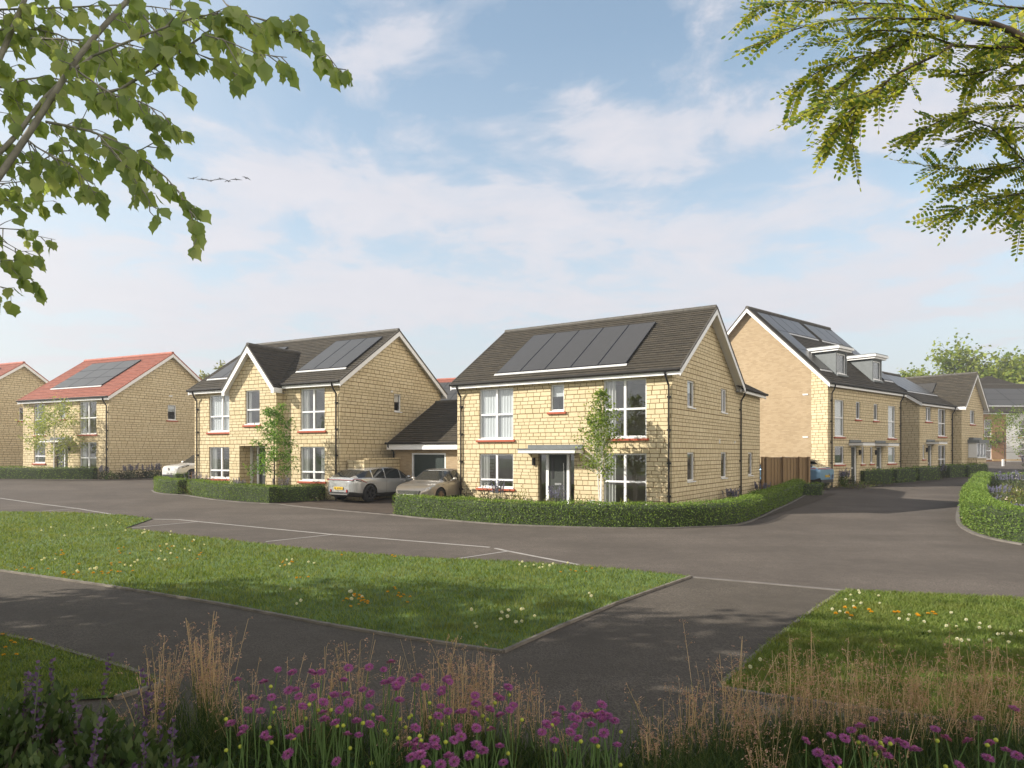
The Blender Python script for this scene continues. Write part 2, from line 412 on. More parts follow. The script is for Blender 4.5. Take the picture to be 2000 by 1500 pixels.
def door(root, M, a0, a1, c0, c1, lights=(), handle=.12, back=-.12, posts=(), framem=LEAD):
    """leaf between a0 and a1; lights: glazed side panels (a, b); posts: white uprights (a, b)"""
    d = MB(); d.box((a0, back - .045, c0), (a1, back, c1), M)
    for k in (.18, .5): d.box((a0 + .12, back, c0 + .25 + k * 1.2), (a1 - .12, back + .012, c0 + .27 + k * 1.2), M)
    o = d.build('door', DOORC, root)
    h = MB(); x = a1 - handle
    h.tube([(x, back + .06, c0 + .35), (x, back + .06, c0 + 1.75)], .016, 8, True, M)
    for z in (c0 + .5, c0 + 1.6): h.tube([(x, back, z), (x, back + .06, z)], .01, 6, True, M)
    h.build('handle', METAL, o)
    l = MB(); m = (a0 + a1) / 2; l.box((m - .14, back, c0 + .9), (m + .14, back + .02, c0 + .98), M); l.build('letter_box', METAL, o)
    g = MB()
    g.box((a0 + .1, back, c0 + 1.15), (a0 + .2, back + .015, c1 - .2), M); g.build('glass_strip', SOLFRAME, o)
    f = MB()
    for p, q in posts: f.box((p, back - .05, c0), (q, back + .05, c1), M)
    f.box((min([a0] + [l_[0] for l_ in lights]), back - .05, c1 - .05), (max([a1] + [l_[1] for l_ in lights]), back + .045, c1), M)
    f.build('door_frame', UPVC, o)
    for p, q in lights:
        s = MB(); s.quad(*[tuple(M @ Vector(v)) for v in ((p, back - .02, c0), (q, back - .02, c0), (q, back - .02, c1 - .05), (p, back - .02, c1 - .05))])
        s.build('side_light', GLASS, o)
    return o

def canopy(root, M, a0, a1, c0, depth, th=.15):
    w = MB(); w.box((a0, .003, c0), (a1, depth, c0 + th - .025), M); o = w.build('porch_canopy', WHITE, root)
    l = MB(); l.box((a0 - .03, .003, c0 + th - .024), (a1 + .03, depth + .03, c0 + th + .02), M)
    l.box((a0 + .05, .003, c0 + th + .022), (a1 - .02, .05, c0 + th + .17), M); l.build('lead_cover', LEAD, o)
    return o

def wall_lamp(root, M, a, c):
    m = MB(); m.box((a - .05, 0, c - .14), (a + .05, .10, c + .14), M); m.box((a - .03, 0, c - .05), (a + .03, .13, c + .05), M)
    return m.build('wall_lamp', BLACKP, root)

def vent(root, M, a, c, w=.13, h=.07):
    m = MB(); m.box((a - w/2, 0, c - h/2), (a + w/2, .03, c + h/2), M); m.box((a - w/2 - .015, .03, c + h/2 - .012), (a + w/2 + .015, .05, c + h/2 + .012), M)
    return m.build('vent', UPVC, root)

def downpipe(root, M, a, top, out=.28, bot=-.3):
    m = MB(); r = .036
    m.tube([(a, out, top), (a, out, top - .12), (a + .03, out * .75, top - .30), (a + .06, .075, top - .50), (a + .06, .07, top - .62), (a + .06, .07, bot)], r, 8, True, M)
    z = top - .9
    while z > .2:
        m.box((a + .06 - .065, .0, z - .03), (a + .06 + .065, .085, z + .03), M); z -= 1.15
    return m.build('downpipe', BLACKP, root)

def bargeboard(mb, B, x, out, pts, h, soff=None):
    """white board under the verge. pts: low, apex, low in (y, z) at the roof surface; x plane, out = +1/-1"""
    for (a, b) in ((pts[0], pts[1]), (pts[1], pts[2])):
        poly = [(x, a[0], a[1] - .03), (x, b[0], b[1] - .03), (x, b[0], b[1] - .03 - h), (x, a[0], a[1] - .03 - h)]
        mb.prism(poly, (out * .025, 0, 0), B)
        if soff is not None:
            q = [(x, a[0], a[1] - .10), (x, b[0], b[1] - .10), (soff, b[0], b[1] - .10), (soff, a[0], a[1] - .10)]
            mb.add([tuple(B @ Vector(p)) for p in q], [(0, 1, 2, 3)])

def block(root, B, W, D, ez, rz, holes=None, roofm=SLATE, ridgem=RIDGE_D, wallm=(STONE, BRICK), eov=.25, ov=(.3, .3), base=-.6, skip='', split=None, matside=None, barge='lr', eave='fb', gh=.24, wmb=None, gut='f', dormer_gap=None, xroof=None):
    """gabled block, ridge along its x. Returns wall matrices."""
    holes = holes or {}; matside = matside or {}
    MM = {s: wall_M(s, W, D, B) for s in 'frlb'}
    run = D / 2 + eov; sl = (rz - ez) / run; Hw = ez + sl * eov - .07; top = rz - .07
    mb = wmb or MB()
    for s, L in (('f', W), ('b', W), ('r', D), ('l', D)):
        if s in skip: continue
        hs = holes.get(s, []); offs = {'f': 0, 'r': W, 'b': 3.1, 'l': 7.7}[s]
        if s in 'lr' and split:
            q = split; m2 = 1
            pierced(mb, MM[s], 0, q, base, Hw, hs, offs, 0); pierced(mb, MM[s], q, D, base, Hw, hs, offs, 1)
            P = lambda a, c: tuple(MM[s] @ Vector((a, 0, c))); hq = Hw + sl * q
            mb.add([P(0, Hw), P(q, Hw), P(q, hq)], [(0, 1, 2)], [[(offs, Hw), (offs + q, Hw), (offs + q, hq)]], 0)
            mb.add([P(q, Hw), P(D, Hw), P(D/2, top), P(q, hq)], [(0, 1, 2, 3)], [[(q, Hw), (D, Hw), (D/2, top), (q, hq)]], 1)
        else:
            pierced(mb, MM[s], 0, L, base, Hw, hs, offs, matside.get(s, 0))
            if s in 'lr':
                P = lambda a, c: tuple(MM[s] @ Vector((a, 0, c)))
                mb.add([P(0, Hw), P(D, Hw), P(D/2, top)], [(0, 1, 2)], [[(offs, Hw), (offs + D, Hw), (offs + D/2, top)]], matside.get(s, 0))
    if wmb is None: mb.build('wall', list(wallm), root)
    x0, x1 = -ov[0], W + ov[1]
    if xroof: x0, x1 = xroof
    T = lambda x, y, z: tuple(B @ Vector((x, y, z)))
    r = MB()
    slope(r, T(x0, -eov, ez), T(x1, -eov, ez), T(x0, D/2, rz), T(x1, D/2, rz))
    slope(r, T(x0, D + eov, ez), T(x1, D + eov, ez), T(x0, D/2, rz), T(x1, D/2, rz))
    ro = r.build('roof', roofm, root)
    g = MB(); n = max(2, int((x1 - x0) / .42))
    for i in range(n):
        a, b = x0 + (x1 - x0) * i / n, x0 + (x1 - x0) * (i + 1) / n
        g.tube([T(a + .005, D/2, rz + .0), T(b - .005, D/2, rz + .0)], [.115, .11], 10)
    g.build('ridge', ridgem, ro)
    # verge caps and white boards, one of each per gable end
    for sgn, x in (('l', x0), ('r', x1)):
        if sgn not in barge: continue
        o = -1 if sgn == 'l' else 1; v = MB()
        for ya in (-eov, D + eov):
            poly = [(x, ya, ez - .045), (x, D/2, rz - .045), (x, D/2, rz + .035), (x, ya, ez + .035)]
            v.prism(poly, (o * .045, 0, 0), B)
        v.build('verge', ridgem, ro)
        bb = MB(); bargeboard(bb, B, x, o, [(-eov, ez), (D/2, rz), (D + eov, ez)], gh, 0 if sgn == 'l' else W); bb.build('bargeboard', WHITE, root)
    f = MB(); gt = MB()
    for s in eave:
        yo, yi = (-eov, 0) if s == 'f' else (D + eov, D)
        d = .022 if s == 'f' else -.022
        f.box((x0, min(yo, yo + d), ez - .22), (x1, max(yo, yo + d), ez - .015), B)
        f.quad(T(x0, yo, ez - .19), T(x1, yo, ez - .19), T(x1, yi, ez - .19), T(x0, yi, ez - .19))
        if s in gut:
            yy = yo - .06 if s == 'f' else yo + .06
            gt.tube([T(x0 - .02, yy, ez - .045), T(x1 + .02, yy, ez - .045)], .058, 10)
    if f.n: f.build('fascia', WHITE, root)
    if gt.n: gt.build('gutter', BLACKP, root)
    return MM

def interior(root, B, W, D, floors, top, parts=(.33, .66), deep=2.6):
    m = MB()
    for z in floors:
        m.box((.06, .35, z - .12), (W - .06, D - .2, z), B)
    m.box((.06, deep, .05), (W - .06, deep + .1, top), B)
    for p in parts: m.box((W * p - .05, .4, .05), (W * p + .05, deep - .003, top), B)
    m.box((.06, .35, top), (W - .06, D - .2, top + .08), B)
    return m.build('inner_wall', ROOMC, root)

def solar(root, B, D, ez, rz, eov, x0, x1, s0, s1, nx, ns, rail=True):
    run = D / 2 + eov; L = math.hypot(run, rz - ez); cy, cz = run / L, (rz - ez) / L
    nv = Vector((0, -cz, cy))
    P = lambda x, s, h: B @ (Vector((x, -eov + cy * s, ez + cz * s)) + nv * h)
    for i in range(nx):
        for k in range(ns):
            a, b = x0 + (x1 - x0) * i / nx + .012, x0 + (x1 - x0) * (i + 1) / nx - .012
            c, d = s0 + (s1 - s0) * k / ns + .010, s0 + (s1 - s0) * (k + 1) / ns - .010
            m = MB()
            lo = [P(a, c, .05), P(b, c, .05), P(b, d, .05), P(a, d, .05)]; hi = [P(a, c, .085), P(b, c, .085), P(b, d, .085), P(a, d, .085)]
            m.add([tuple(p) for p in lo + hi], [(0, 3, 2, 1), (0, 1, 5, 4), (1, 2, 6, 5), (2, 3, 7, 6), (3, 0, 4, 7)], None, 1)
            m.quad(*map(tuple, hi), uv=[(0, 0), (b - a, 0), (b - a, d - c), (0, d - c)], mat=1)
            e = .022; g4 = [P(a + e, c + e, .0865), P(b - e, c + e, .0865), P(b - e, d - e, .0865), P(a + e, d - e, .0865)]
            m.quad(*map(tuple, g4), uv=[(0, 0), (b - a, 0), (b - a, d - c), (0, d - c)], mat=0)
            m.build('solar_panel', [SOLAR, SOLFRAME], root)
    if rail:
        m = MB(); q = [P(x0 - .05, s0 - .13, .03), P(x1 + .05, s0 - .13, .03), P(x1 + .05, s0 - .02, .05), P(x0 - .05, s0 - .02, .05)]
        m.prism([tuple(p) for p in q], tuple((B.to_3x3() @ nv) * .02)); m.build('flashing', TRIM, root)

def house(name, corner, u, z0, label, cat='house', group=None):
    return empty(name, (corner[0], corner[1], z0), math.atan2(u[1], u[0]), label, cat, group)
def unit(x, y): l = math.hypot(x, y); return (x / l, y / l)
I4 = Matrix.Identity(4)

# --- the detached house in the middle, behind the curved hedge
U1 = unit(1.5, -1); W1, D1 = 9.43, 7.7
h1 = house('detached_house', (5.54 - U1[0]*W1, 23.6 - U1[1]*W1), U1, .05, 'large yellow stone house with dark roof, five tall solar panels and a birch in front')
hf = [(1.15, 2.73, 2.83, 4.78), (4.56, 3.77, 5.15, 4.78), (6.80, 2.72, 8.48, 4.82), (1.15, .76, 2.83, 2.12), (3.98, -.1, 5.59, 2.14), (6.80, .0, 8.48, 2.14)]
hr = [(1.53, 3.84, 2.36, 4.83), (5.63, 3.85, 6.47, 4.84), (1.53, 1.12, 2.36, 2.18), (5.63, 1.12, 6.45, 2.19)]
M1 = block(h1, I4, W1, D1, 5.05, 7.83, {'f': hf, 'r': hr}, ov=(.15, .36), eov=.25)
f, r_ = M1['f'], M1['r']
window(h1, f, *hf[0], mull=[2.0], tran=[3.72], curtain='net'); window(h1, f, *hf[1], curtain='blind')
window(h1, f, *hf[2], mull=[7.64], tran=[3.74], curtain='left'); window(h1, f, *hf[3], mull=[2.0], tran=[1.07], curtain='left')
window(h1, f, *hf[5], mull=[7.64], tran=[1.12], curtain='left', sill=False)
for h in hr: window(h1, r_, *h, sill=False, mull=[6.05] if h[:2] == (5.63, 3.85) else [], curtain='blind' if h[1] > 3 and h[0] < 3 else None)
door(h1, f, 4.44, 5.22, .02, 2.14, lights=[(3.98, 4.30), (5.35, 5.59)], posts=[(4.31, 4.43), (5.23, 5.34)])
canopy(h1, f, 3.5, 5.98, 2.15, .68); wall_lamp(h1, f, 3.82, 1.82)
downpipe(h1, f, 9.27, 5.0); downpipe(h1, f, .18, 5.0); vent(h1, r_, 5.38, 2.63, .08, .16); vent(h1, r_, 7.57, 2.62, .1, .08); vent(h1, f, 6.35, .35, .2, .1)
solar(h1, I4, D1, 5.05, 7.83, .25, 1.9, 7.64, .52, 4.02, 5, 1); interior(h1, I4, W1, D1, (.03, 2.5), 4.9, (.36, .63))
Bw = Matrix.Translation((W1, D1, 0)) @ Matrix.Rotation(PI/2, 4, 'Z')          # lower wing at its back, ridge across
MW = block(h1, Bw, 4.3, 5.2, 5.05, 6.6, {'f': [(2.12, 1.11, 2.95, 2.18)]}, ov=(0, .2), barge='r', skip='l', eave='f')
window(h1, MW['f'], 2.12, 1.11, 2.95, 2.18, sill=False); downpipe(h1, MW['f'], .62, 5.0)

# --- the house with the projecting gable
U2 = unit(1.84, -1); W2, D2 = 9.62, 7.7
h2 = house('detached_house', (-7.49 - U2[0]*W2, 29.7 - U2[1]*W2), U2, .30, 'yellow stone house with a steep projecting front gable over a recessed porch and dark roof')
bx0, bx1, bp = 3.08, 6.20, .42
hf = [(1.08, 2.96, 2.78, 4.76), (7.27, 2.94, 8.74, 4.78), (1.08, .69, 2.78, 2.20), (7.27, .68, 8.74, 2.19), (bx0, -.6, bx1, 4.9)]
hr = [(3.76, 3.92, 4.31, 4.79)]
M2 = block(h2, I4, W2, D2, 5.05, 7.83, {'f': hf, 'r': hr}, ov=(.15, .22))
f, r_ = M2['f'], M2['r']
window(h2, f, *hf[0], mull=[2.0], tran=[3.7], curtain='net'); window(h2, f, *hf[1], mull=[8.05], tran=[3.75], curtain='left')
window(h2, f, *hf[2], mull=[1.95], tran=[1.06], curtain='sides'); window(h2, f, *hf[3], mull=[8.05], tran=[1.06], curtain='sides')
window(h2, r_, *hr[0], sill=False, curtain='blind'); vent(h2, r_, 3.55, 4.85)
Bb = f @ Matrix.Translation((0, bp, 0)); b = MB(); cx = (bx0 + bx1) / 2
wb = (4.18, 3.25, 5.13, 4.82); po = (3.77, -.4, 5.5, 2.24)
pierced(b, Bb, bx0, bx1, -.6, 4.95, [wb], .3); 
b = MB(); pierced(b, Bb, bx0, bx1, -.6, 4.95, [wb, po], .3)
zt = 6.68; P = lambda a, o, c: tuple(Bb @ Vector((a, o, c)))
b.add([P(bx0, 0, 4.95), P(bx1, 0, 4.95), P(cx, 0, zt)], [(0, 1, 2)], [[(bx0, 4.95), (bx1, 4.95), (cx, zt)]])
for x in (bx0, bx1): b.quad(P(x, 0, -.6), P(x, -bp, -.6), P(x, -bp, 5.0), P(x, 0, 5.0), uv=[(0, -.6), (bp, -.6), (bp, 5.0), (0, 5.0)])
for x in (po[0], po[2]): b.quad(P(x, -.131, -.4), P(x, -.75, -.4), P(x, -.75, 2.24), P(x, -.131, 2.24), uv=[(.13, -.4), (.75, -.4), (.75, 2.24), (.13, 2.24)])
b.quad(P(po[0], -.75, -.4), P(po[2], -.75, -.4), P(po[2], -.75, 2.24), P(po[0], -.75, 2.24), uv=[(0, 0), (1.7, 0), (1.7, 2.6), (0, 2.6)])
b.quad(P(po[0], -.131, 2.24), P(po[2], -.131, 2.24), P(po[2], -.75, 2.24), P(po[0], -.75, 2.24))
b.build('gable_bay', STONE, h2)
window(h2, Bb, *wb, tran=[3.92], curtain='sides')
door(h2, Bb, 4.36, 5.2, -.05, 2.2, back=-.66, lights=[(3.88, 4.24)], posts=[(3.79, 3.87), (4.25, 4.35)])
ze, zr, yf = 4.88, 6.90, -bp - .28; hw = 1.56 + .17; sl2 = (7.83 - 5.05) / (D2/2 + .25)
rb = MB(); bb = MB(); vb = MB(); rg = MB()
for s in (-1, 1):
    xe = cx + s * hw; yr = -.25 + (zr - 5.05) / sl2 + .05
    slope(rb, (xe, yf, ze), (xe, .0, ze), (cx, yf, zr), (cx, yr, zr))
    bb.prism([(xe, yf, ze - .03), (cx, yf, zr - .03), (cx, yf, zr - .36), (xe - s * .19, yf, ze - .13), (xe - s * .19, yf, ze - .27), (xe, yf, ze - .27)], (0, -.025, 0))
    bb.quad((xe, yf, ze - .2), (cx, yf, zr - .2), (cx, -bp, zr - .2), (xe, -bp, ze - .2))
    bb.quad((xe, yf, ze - .25), (xe - s*.2, yf, ze - .25), (xe - s*.2, -.0, ze - .25), (xe, .0, ze - .25)); bb.box((min(xe, xe + s*.02), yf, ze - .25), (max(xe, xe + s*.02), -.25, ze - .03))
    vb.prism([(xe, yf, ze - .04), (cx, yf, zr - .04), (cx, yf, zr + .04), (xe, yf, ze + .04)], (0, -.05, 0))
o = rb.build('gable_roof', SLATE, h2); vb.build('verge', RIDGE_D, o); bb.build('bargeboard', WHITE, h2)
n = 8
for i in range(n): rg.tube([(cx, yf + (yr - yf) * i / n, zr), (cx, yf + (yr - yf) * (i + 1) / n - .01, zr)], [.105, .10], 10)
rg.build('ridge', RIDGE_D, o)
solar(h2, I4, D2, 5.05, 7.83, .25, 6.45, 9.4, 1.1, 4.2, 3, 1); solar(h2, I4, D2, 5.05, 7.83, .25, .35, 3.2, 1.0, 4.15, 3, 1)
downpipe(h2, f, 9.40, 5.0); downpipe(h2, f, .2, 5.0); interior(h2, I4, W2, D2, (.03, 2.5), 4.9, (.30, .66))

# --- red roofed houses on the left
U0 = unit(2.1, -1); W0, D0 = 8.95, 8.6
def red_house(corner, z0, label, full=True):
    h = house('red_roofed_house', corner, U0, z0, label)
    hf = [(1.22, 2.77, 2.45, 4.80), (3.95, 3.79, 4.55, 4.80), (6.04, 2.77, 7.72, 4.84), (1.22, .91, 2.45, 2.3), (3.5, -.2, 4.85, 2.2), (6.04, .1, 7.72, 2.24)]
    hr = [(4.1, 3.8, 4.75, 4.82)]
    M = block(h, I4, W0, D0, 5.07, 8.28, {'f': hf, 'r': hr}, roofm=REDTILE, ridgem=RIDGE_R, ov=(.15, .25))
    f, r_ = M['f'], M['r']
    if full:
        window(h, f, *hf[0], tran=[3.75], curtain='left'); window(h, f, *hf[1], curtain='net'); window(h, f, *hf[2], mull=[6.9], tran=[3.78], curtain='left')
        window(h, f, *hf[3], tran=[1.35], curtain='left'); window(h, f, *hf[5], mull=[6.9], tran=[1.25], curtain='left', sill=False)
        door(h, f, 3.55, 4.35, .02, 2.2, lights=[(4.46, 4.85)], posts=[(4.36, 4.45)]); canopy(h, f, 3.0, 5.35, 2.25, .7); wall_lamp(h, f, 5.1, 1.85)
        window(h, r_, *hr[0], curtain='blind'); vent(h, r_, 4.3, 5.4, .25, .08)
        downpipe(h, f, 8.72, 5.0); interior(h, I4, W0, D0, (.03, 2.5), 4.9)
        solar(h, I4, D0, 5.07, 8.28, .25, 1.75, 6.95, 1.37, 4.8, 3, 3)
    else:
        for q in hf: window(h, f, *q)
        window(h, r_, *hr[0]); solar(h, I4, D0, 5.07, 8.28, .25, 2.2, 7.4, 1.37, 4.8, 3, 3)
    return h
h0 = red_house((-24.9 - U0[0]*W0, 42.2 - U0[1]*W0), .65, 'yellow stone house with red tiled roof and nine grey solar panels')
h00 = red_house((-40.0 - U0[0]*W0, 49.3 - U0[1]*W0), .95, 'red roofed stone house cut by the left edge, only its gable in view', False)
h01 = red_house((-11.1, 63.0), 1.0, 'distant red roofed house just showing between the two dark roofed houses', False)

# --- tall pair with dormers
UT = unit(1.17, 1); WT, DT = 10.3, 9.4
ht = house('town_house', (17.3, 37.4), UT, .39, 'tall pair of town houses with two grey dormers and a buff brick gable end', 'town house')
hf = [(.85, 2.76, 2.01, 4.80), (3.58, 3.81, 4.17, 4.82), (6.05, 3.81, 6.66, 4.81), (8.22, 2.78, 9.39, 4.79), (.85, 1.21, 2.01, 2.2), (2.93, -.1, 3.73, 2.2), (4.32, 1.2, 4.69, 2.2), (5.56, 1.21, 5.98, 2.2), (6.46, -.1, 7.34, 2.2), (8.22, 1.2, 9.39, 2.2)]
MT = block(ht, I4, WT, DT, 5.67, 10.5, {'f': hf}, ov=(.3, .2), split=.92)
f, l_ = MT['f'], MT['l']
for k, h in enumerate(hf):
    if k in (5, 8): continue
    window(ht, f, *h, tran=[3.8] if k in (0, 3) else [], curtain={0: 'net', 3: 'net', 9: 'net', 4: 'left'}.get(k))
door(ht, f, 2.96, 3.62, .0, 2.2, posts=[(3.63, 3.73)]); door(ht, f, 6.5, 7.22, .0, 2.2, posts=[(7.23, 7.34)])
canopy(ht, f, 2.62, 4.2, 2.25, .8, .16); canopy(ht, f, 6.18, 7.76, 2.25, .8, .16); wall_lamp(ht, f, 4.0, 1.85); wall_lamp(ht, f, 6.28, 1.85)
vent(ht, l_, 1.25, 5.1, .3, .07); vent(ht, l_, 1.25, 2.71, .3, .07); downpipe(ht, f, .3, 5.62); downpipe(ht, f, 10.0, 5.62)
interior(ht, I4, WT, DT, (.03, 2.5), 5.3, (.5,))
sa = (ht, I4, DT, 5.67, 10.5, .25)
solar(*sa, .2, 1.5, 1.12, 6.5, 1, 3); solar(*sa, 1.55, 5.3, 4.72, 6.5, 3, 1); solar(*sa, 5.95, 8.85, 4.72, 6.5, 2, 1); solar(*sa, 8.9, 10.2, 1.12, 6.5, 1, 3)
def dormer(root, x0, x1, yf, zb, zt):
    m = MB(); slt = (10.5 - 5.67) / (DT/2 + .25); yb = -.25 + (zt - 5.67) / slt; yl = -.25 + (zb - .25 - 5.67) / slt
    for x in (x0, x1): m.add([(x, yf, zb - .2), (x, yb, zt), (x, yf, zt)], [(0, 1, 2)])
    hole = [(x0 + .1, zb + .05, x1 - .1, zt - .1)]
    pierced(m, Matrix(((1,0,0,0),(0,-1,0,yf),(0,0,1,0),(0,0,0,1))), x0, x1, zb - .25, zt, hole, rev=.1)
    o = m.build('dormer', LEAD, root)
    r = MB(); r.box((x0 - .17, yf - .2, zt), (x1 + .2, yb + .4, zt + .11)); r.box((x0 - .26, yf - .3, zt + .112), (x1 + .3, yb + .6, zt + .24)); r.build('dormer_eaves', WHITE, o)
    t = MB(); t.box((x0 - .22, yf - .26, zt + .243), (x1 + .26, yb + .75, zt + .30)); t.build('dormer_roof', LEAD, o)
    Mw = Matrix(((1,0,0,0),(0,-1,0,yf),(0,0,1,0),(0,0,0,1))); h = hole[0]
    window(o, Mw, *h, sill=False, name='dormer_window', fr=.07)
    for q in o.children:
        if q.name.startswith('dormer_window'):
            for c in list(q.children): c.parent = o
    s = MB(); s.box((x0 + .02, yf - .11, zb - .1), (x1 - .02, yf - .003, zb)); s.build('dormer_apron', LEAD, o)
    b = MB(); b.box((x0 + .05, yf + .5, zb), (x1 - .05, yf + .55, zt)); b.build('blind', NET, o)
    return o
dormer(ht, 1.66, 3.05, .30, 6.30, 7.62); dormer(ht, 6.62, 8.02, .30, 6.30, 7.62)

# --- house with the cross gable farther along the same street
W4, D4 = 6.5, 7.2
h4 = house('cross_gabled_house', (27.4, 45.9), UT, .57, 'stone house with cross gable and box bay window beyond the town houses on the right')
hf = [(1.15, 3.83, 2.2, 4.80), (3.54, 2.85, 5.1, 4.78), (.6, 1.25, .97, 2.2), (1.55, -.1, 2.36, 2.2), (3.54, .3, 5.1, 2.2)]
M4 = block(h4, I4, W4, D4, 5.05, 7.6, {'f': hf}, ov=(.3, 0), skip='r', barge='l')
f = M4['f']
for k, h in enumerate(hf):
    if k != 3: window(h4, f, *h, mull=[(h[0] + h[2]) / 2] if k in (0, 1, 4) else [], tran=[3.75] if k == 1 else ([1.2] if k == 4 else []), curtain='left', sill=k != 4)
door(h4, f, 1.58, 2.24, .0, 2.2, posts=[(2.25, 2.36)]); canopy(h4, f, 1.2, 2.8, 2.25, .8); wall_lamp(h4, f, 1.2, 1.85); downpipe(h4, f, 6.2, 5.0)
interior(h4, I4, W4, D4, (.03, 2.5), 4.9, (.5,))
solar(h4, I4, D4, 5.05, 7.6, .25, .5, 6.2, 1.5, 4.15, 5, 1)
Bc = Matrix.Translation((6.45 + 5.05, -.6, 0)) @ Matrix.Rotation(PI/2, 4, 'Z')     # ridge runs back from the street; its left end is the gable
MC = block(h4, Bc, 10.5, 5.05, 5.0, 7.62, {'l': [(5.05 - 2.95, 3.82, 5.05 - 1.9, 4.83), (1.5, 1.3, 3.6, 2.38)]}, ov=(.3, .2), eave='fb', gut='')
c_ = MC['l']
window(h4, c_, 5.05 - 2.95, 3.82, 5.05 - 1.9, 4.83)
solar(h4, Bc @ Matrix(((1,0,0,0),(0,-1,0,5.05),(0,0,1,0),(0,0,0,1))), 5.05, 5.0, 7.62, .25, 2.2, 6.6, .9, 2.9, 3, 1)
Mb = c_ @ Matrix.Translation((0, .62, 0)); bw = MB()
window(h4, Mb, 1.5, 1.3, 3.6, 2.38, mull=[2.2, 2.9], sill=False, name='bay_window')
bo = bpy.data.objects['bay_window']
for sx in (1.5, 3.6):
    m = MB(); m.box((sx - .04, -.6, 1.3), (sx + .04, -.06, 2.38), Mb); m.build('bay_side', UPVC, bo)
m = MB(); m.box((1.35, -.615, 2.385), (3.75, .12, 2.62), Mb); m.box((1.6, -.615, 2.622), (3.5, -.3, 2.78), Mb); m.build('bay_roof', LEAD, bo)
m = MB(); m.box((1.45, -.615, .9), (3.65, -.05, 1.25), Mb); m.build('bay_base', STONE, bo)

# --- garage between the two dark roofed houses
hg = house('garage', (-5.44, 31.8), U1, .2, 'small buff brick garage with dark green door and dark tiled roof behind the parked cars', 'garage')
Mg = block(hg, I4, 4.1, 6.4, 2.46, 4.55, {'f': [(1.03, -.3, 3.02, 2.0)]}, wallm=(BRICK, BRICK), ov=(.2, -.02), barge='l', gut='', base=-.6)
m = MB(); f = Mg['f']
for x0 in np.arange(1.11, 2.9, .083): m.box((x0 + .004, -.10, -.2), (x0 + .079, -.07, 1.92), f)
m.box((1.10, -.12, -.2), (2.94, -.101, 1.93), f)
o = m.build('garage_door', GARDOOR, hg)
m = MB(); m.box((1.03, -.12, -.2), (1.095, -.01, 2.0), f); m.box((2.95, -.12, -.2), (3.02, -.01, 2.0), f); m.box((1.097, -.12, 1.935), (2.948, -.01, 2.0), f); m.build('door_frame', UPVC, o)
m = MB(); Pg = lambda a, b_, c: (a, b_, c)
m.box((-.2, -.36, 2.16), (4.08, -.28, 2.42)); m.build('eaves_board', WHITE, hg)
m = MB(); m.tube([(-.25, -.40, 2.45), (4.08, -.40, 2.45)], .05, 10); m.tube([(-.1, -.38, 2.42), (-.1, -.38, 2.3), (-.03, -.12, 2.1), (-.03, -.07, 1.95), (-.03, -.07, -.3)], .035, 8); m.build('gutter', BLACKP, hg)
# ------------------------------------------------------------------ ground, roads, lawns
def drape(name, poly, zoff, mat, step=1.5, parent=None, flat=None):
    """sheet with the outline poly, following the slope of the ground"""
    bm = bmesh.new(); vs = [bm.verts.new((x, y, 0)) for x, y in poly]; bm.faces.new(vs); bmesh.ops.triangulate(bm, faces=bm.faces[:], ngon_method='EAR_CLIP')
    xs = [p[0] for p in poly]; ys = [p[1] for p in poly]
    if max(ys) > 18:
        for ax, lo, hi in ((0, min(xs), max(xs)), (1, min(ys), max(ys))):
            t = lo + step
            while t < hi:
                co = (t, 0, 0) if ax == 0 else (0, t, 0); no = (1, 0, 0) if ax == 0 else (0, 1, 0)
                bmesh.ops.bisect_plane(bm, geom=bm.verts[:] + bm.edges[:] + bm.faces[:], plane_co=co, plane_no=no, dist=1e-5); t += step
    bmesh.ops.triangulate(bm, faces=bm.faces[:])
    for v in bm.verts: v.co.z = float(ground_z(v.co.x, v.co.y)) + zoff
    for f in bm.faces:
        if f.normal.z < 0: f.normal_flip()
    me = bpy.data.meshes.new(name); bm.to_mesh(me); bm.free(); me.materials.append(mat)
    o = bpy.data.objects.new(name, me); COL.objects.link(o); o.parent = parent
    tag(o, kind='structure'); return o

def grid_sheet(name, xs, ys, zoff, mat):
    X, Y = np.meshgrid(xs, ys); Z = ground_z(X, Y) + zoff
    V = np.stack([X, Y, Z], -1).reshape(-1, 3); nx, ny = len(xs), len(ys)
    i, j = np.meshgrid(np.arange(nx - 1), np.arange(ny - 1)); a = (j * nx + i).ravel()
    o = np_mesh(name, V, np.stack([a, a + 1, a + nx + 1, a + nx], 1), mat); tag(o, kind='structure'); return o

def strip(name, pts, w, z0, h, mat, kind='structure'):
    """band along a line on the ground, w wide and h high"""
    m = MB(); P = [Vector((x, y, 0)) for x, y in pts]; Q = []
    for a, b in zip(P, P[1:]):
        n = max(1, int((b - a).length / 1.2)); Q += [a.lerp(b, k / n) for k in range(n)]
    Q.append(P[-1]); L = []; R = []
    for i, p in enumerate(Q):
        t = (Q[min(i+1, len(Q)-1)] - Q[max(i-1, 0)]).normalized(); nn = Vector((-t.y, t.x, 0)) * w / 2
        for lst, q in ((L, p + nn), (R, p - nn)):
            z = float(ground_z(q.x, q.y)) + z0; lst.append((Vector((q.x, q.y, z)), Vector((q.x, q.y, z + h))))
    for i in range(len(Q) - 1):
        m.quad(L[i][1], R[i][1], R[i+1][1], L[i+1][1]); m.quad(L[i][0], L[i][1], L[i+1][1], L[i+1][0]); m.quad(R[i][1], R[i][0], R[i+1][0], R[i+1][1])
    for i in (0, -1): m.quad(L[i][0], R[i][0], R[i][1], L[i][1])
    o = m.build(name, mat)
    if kind: tag(o, kind=kind)
    return o

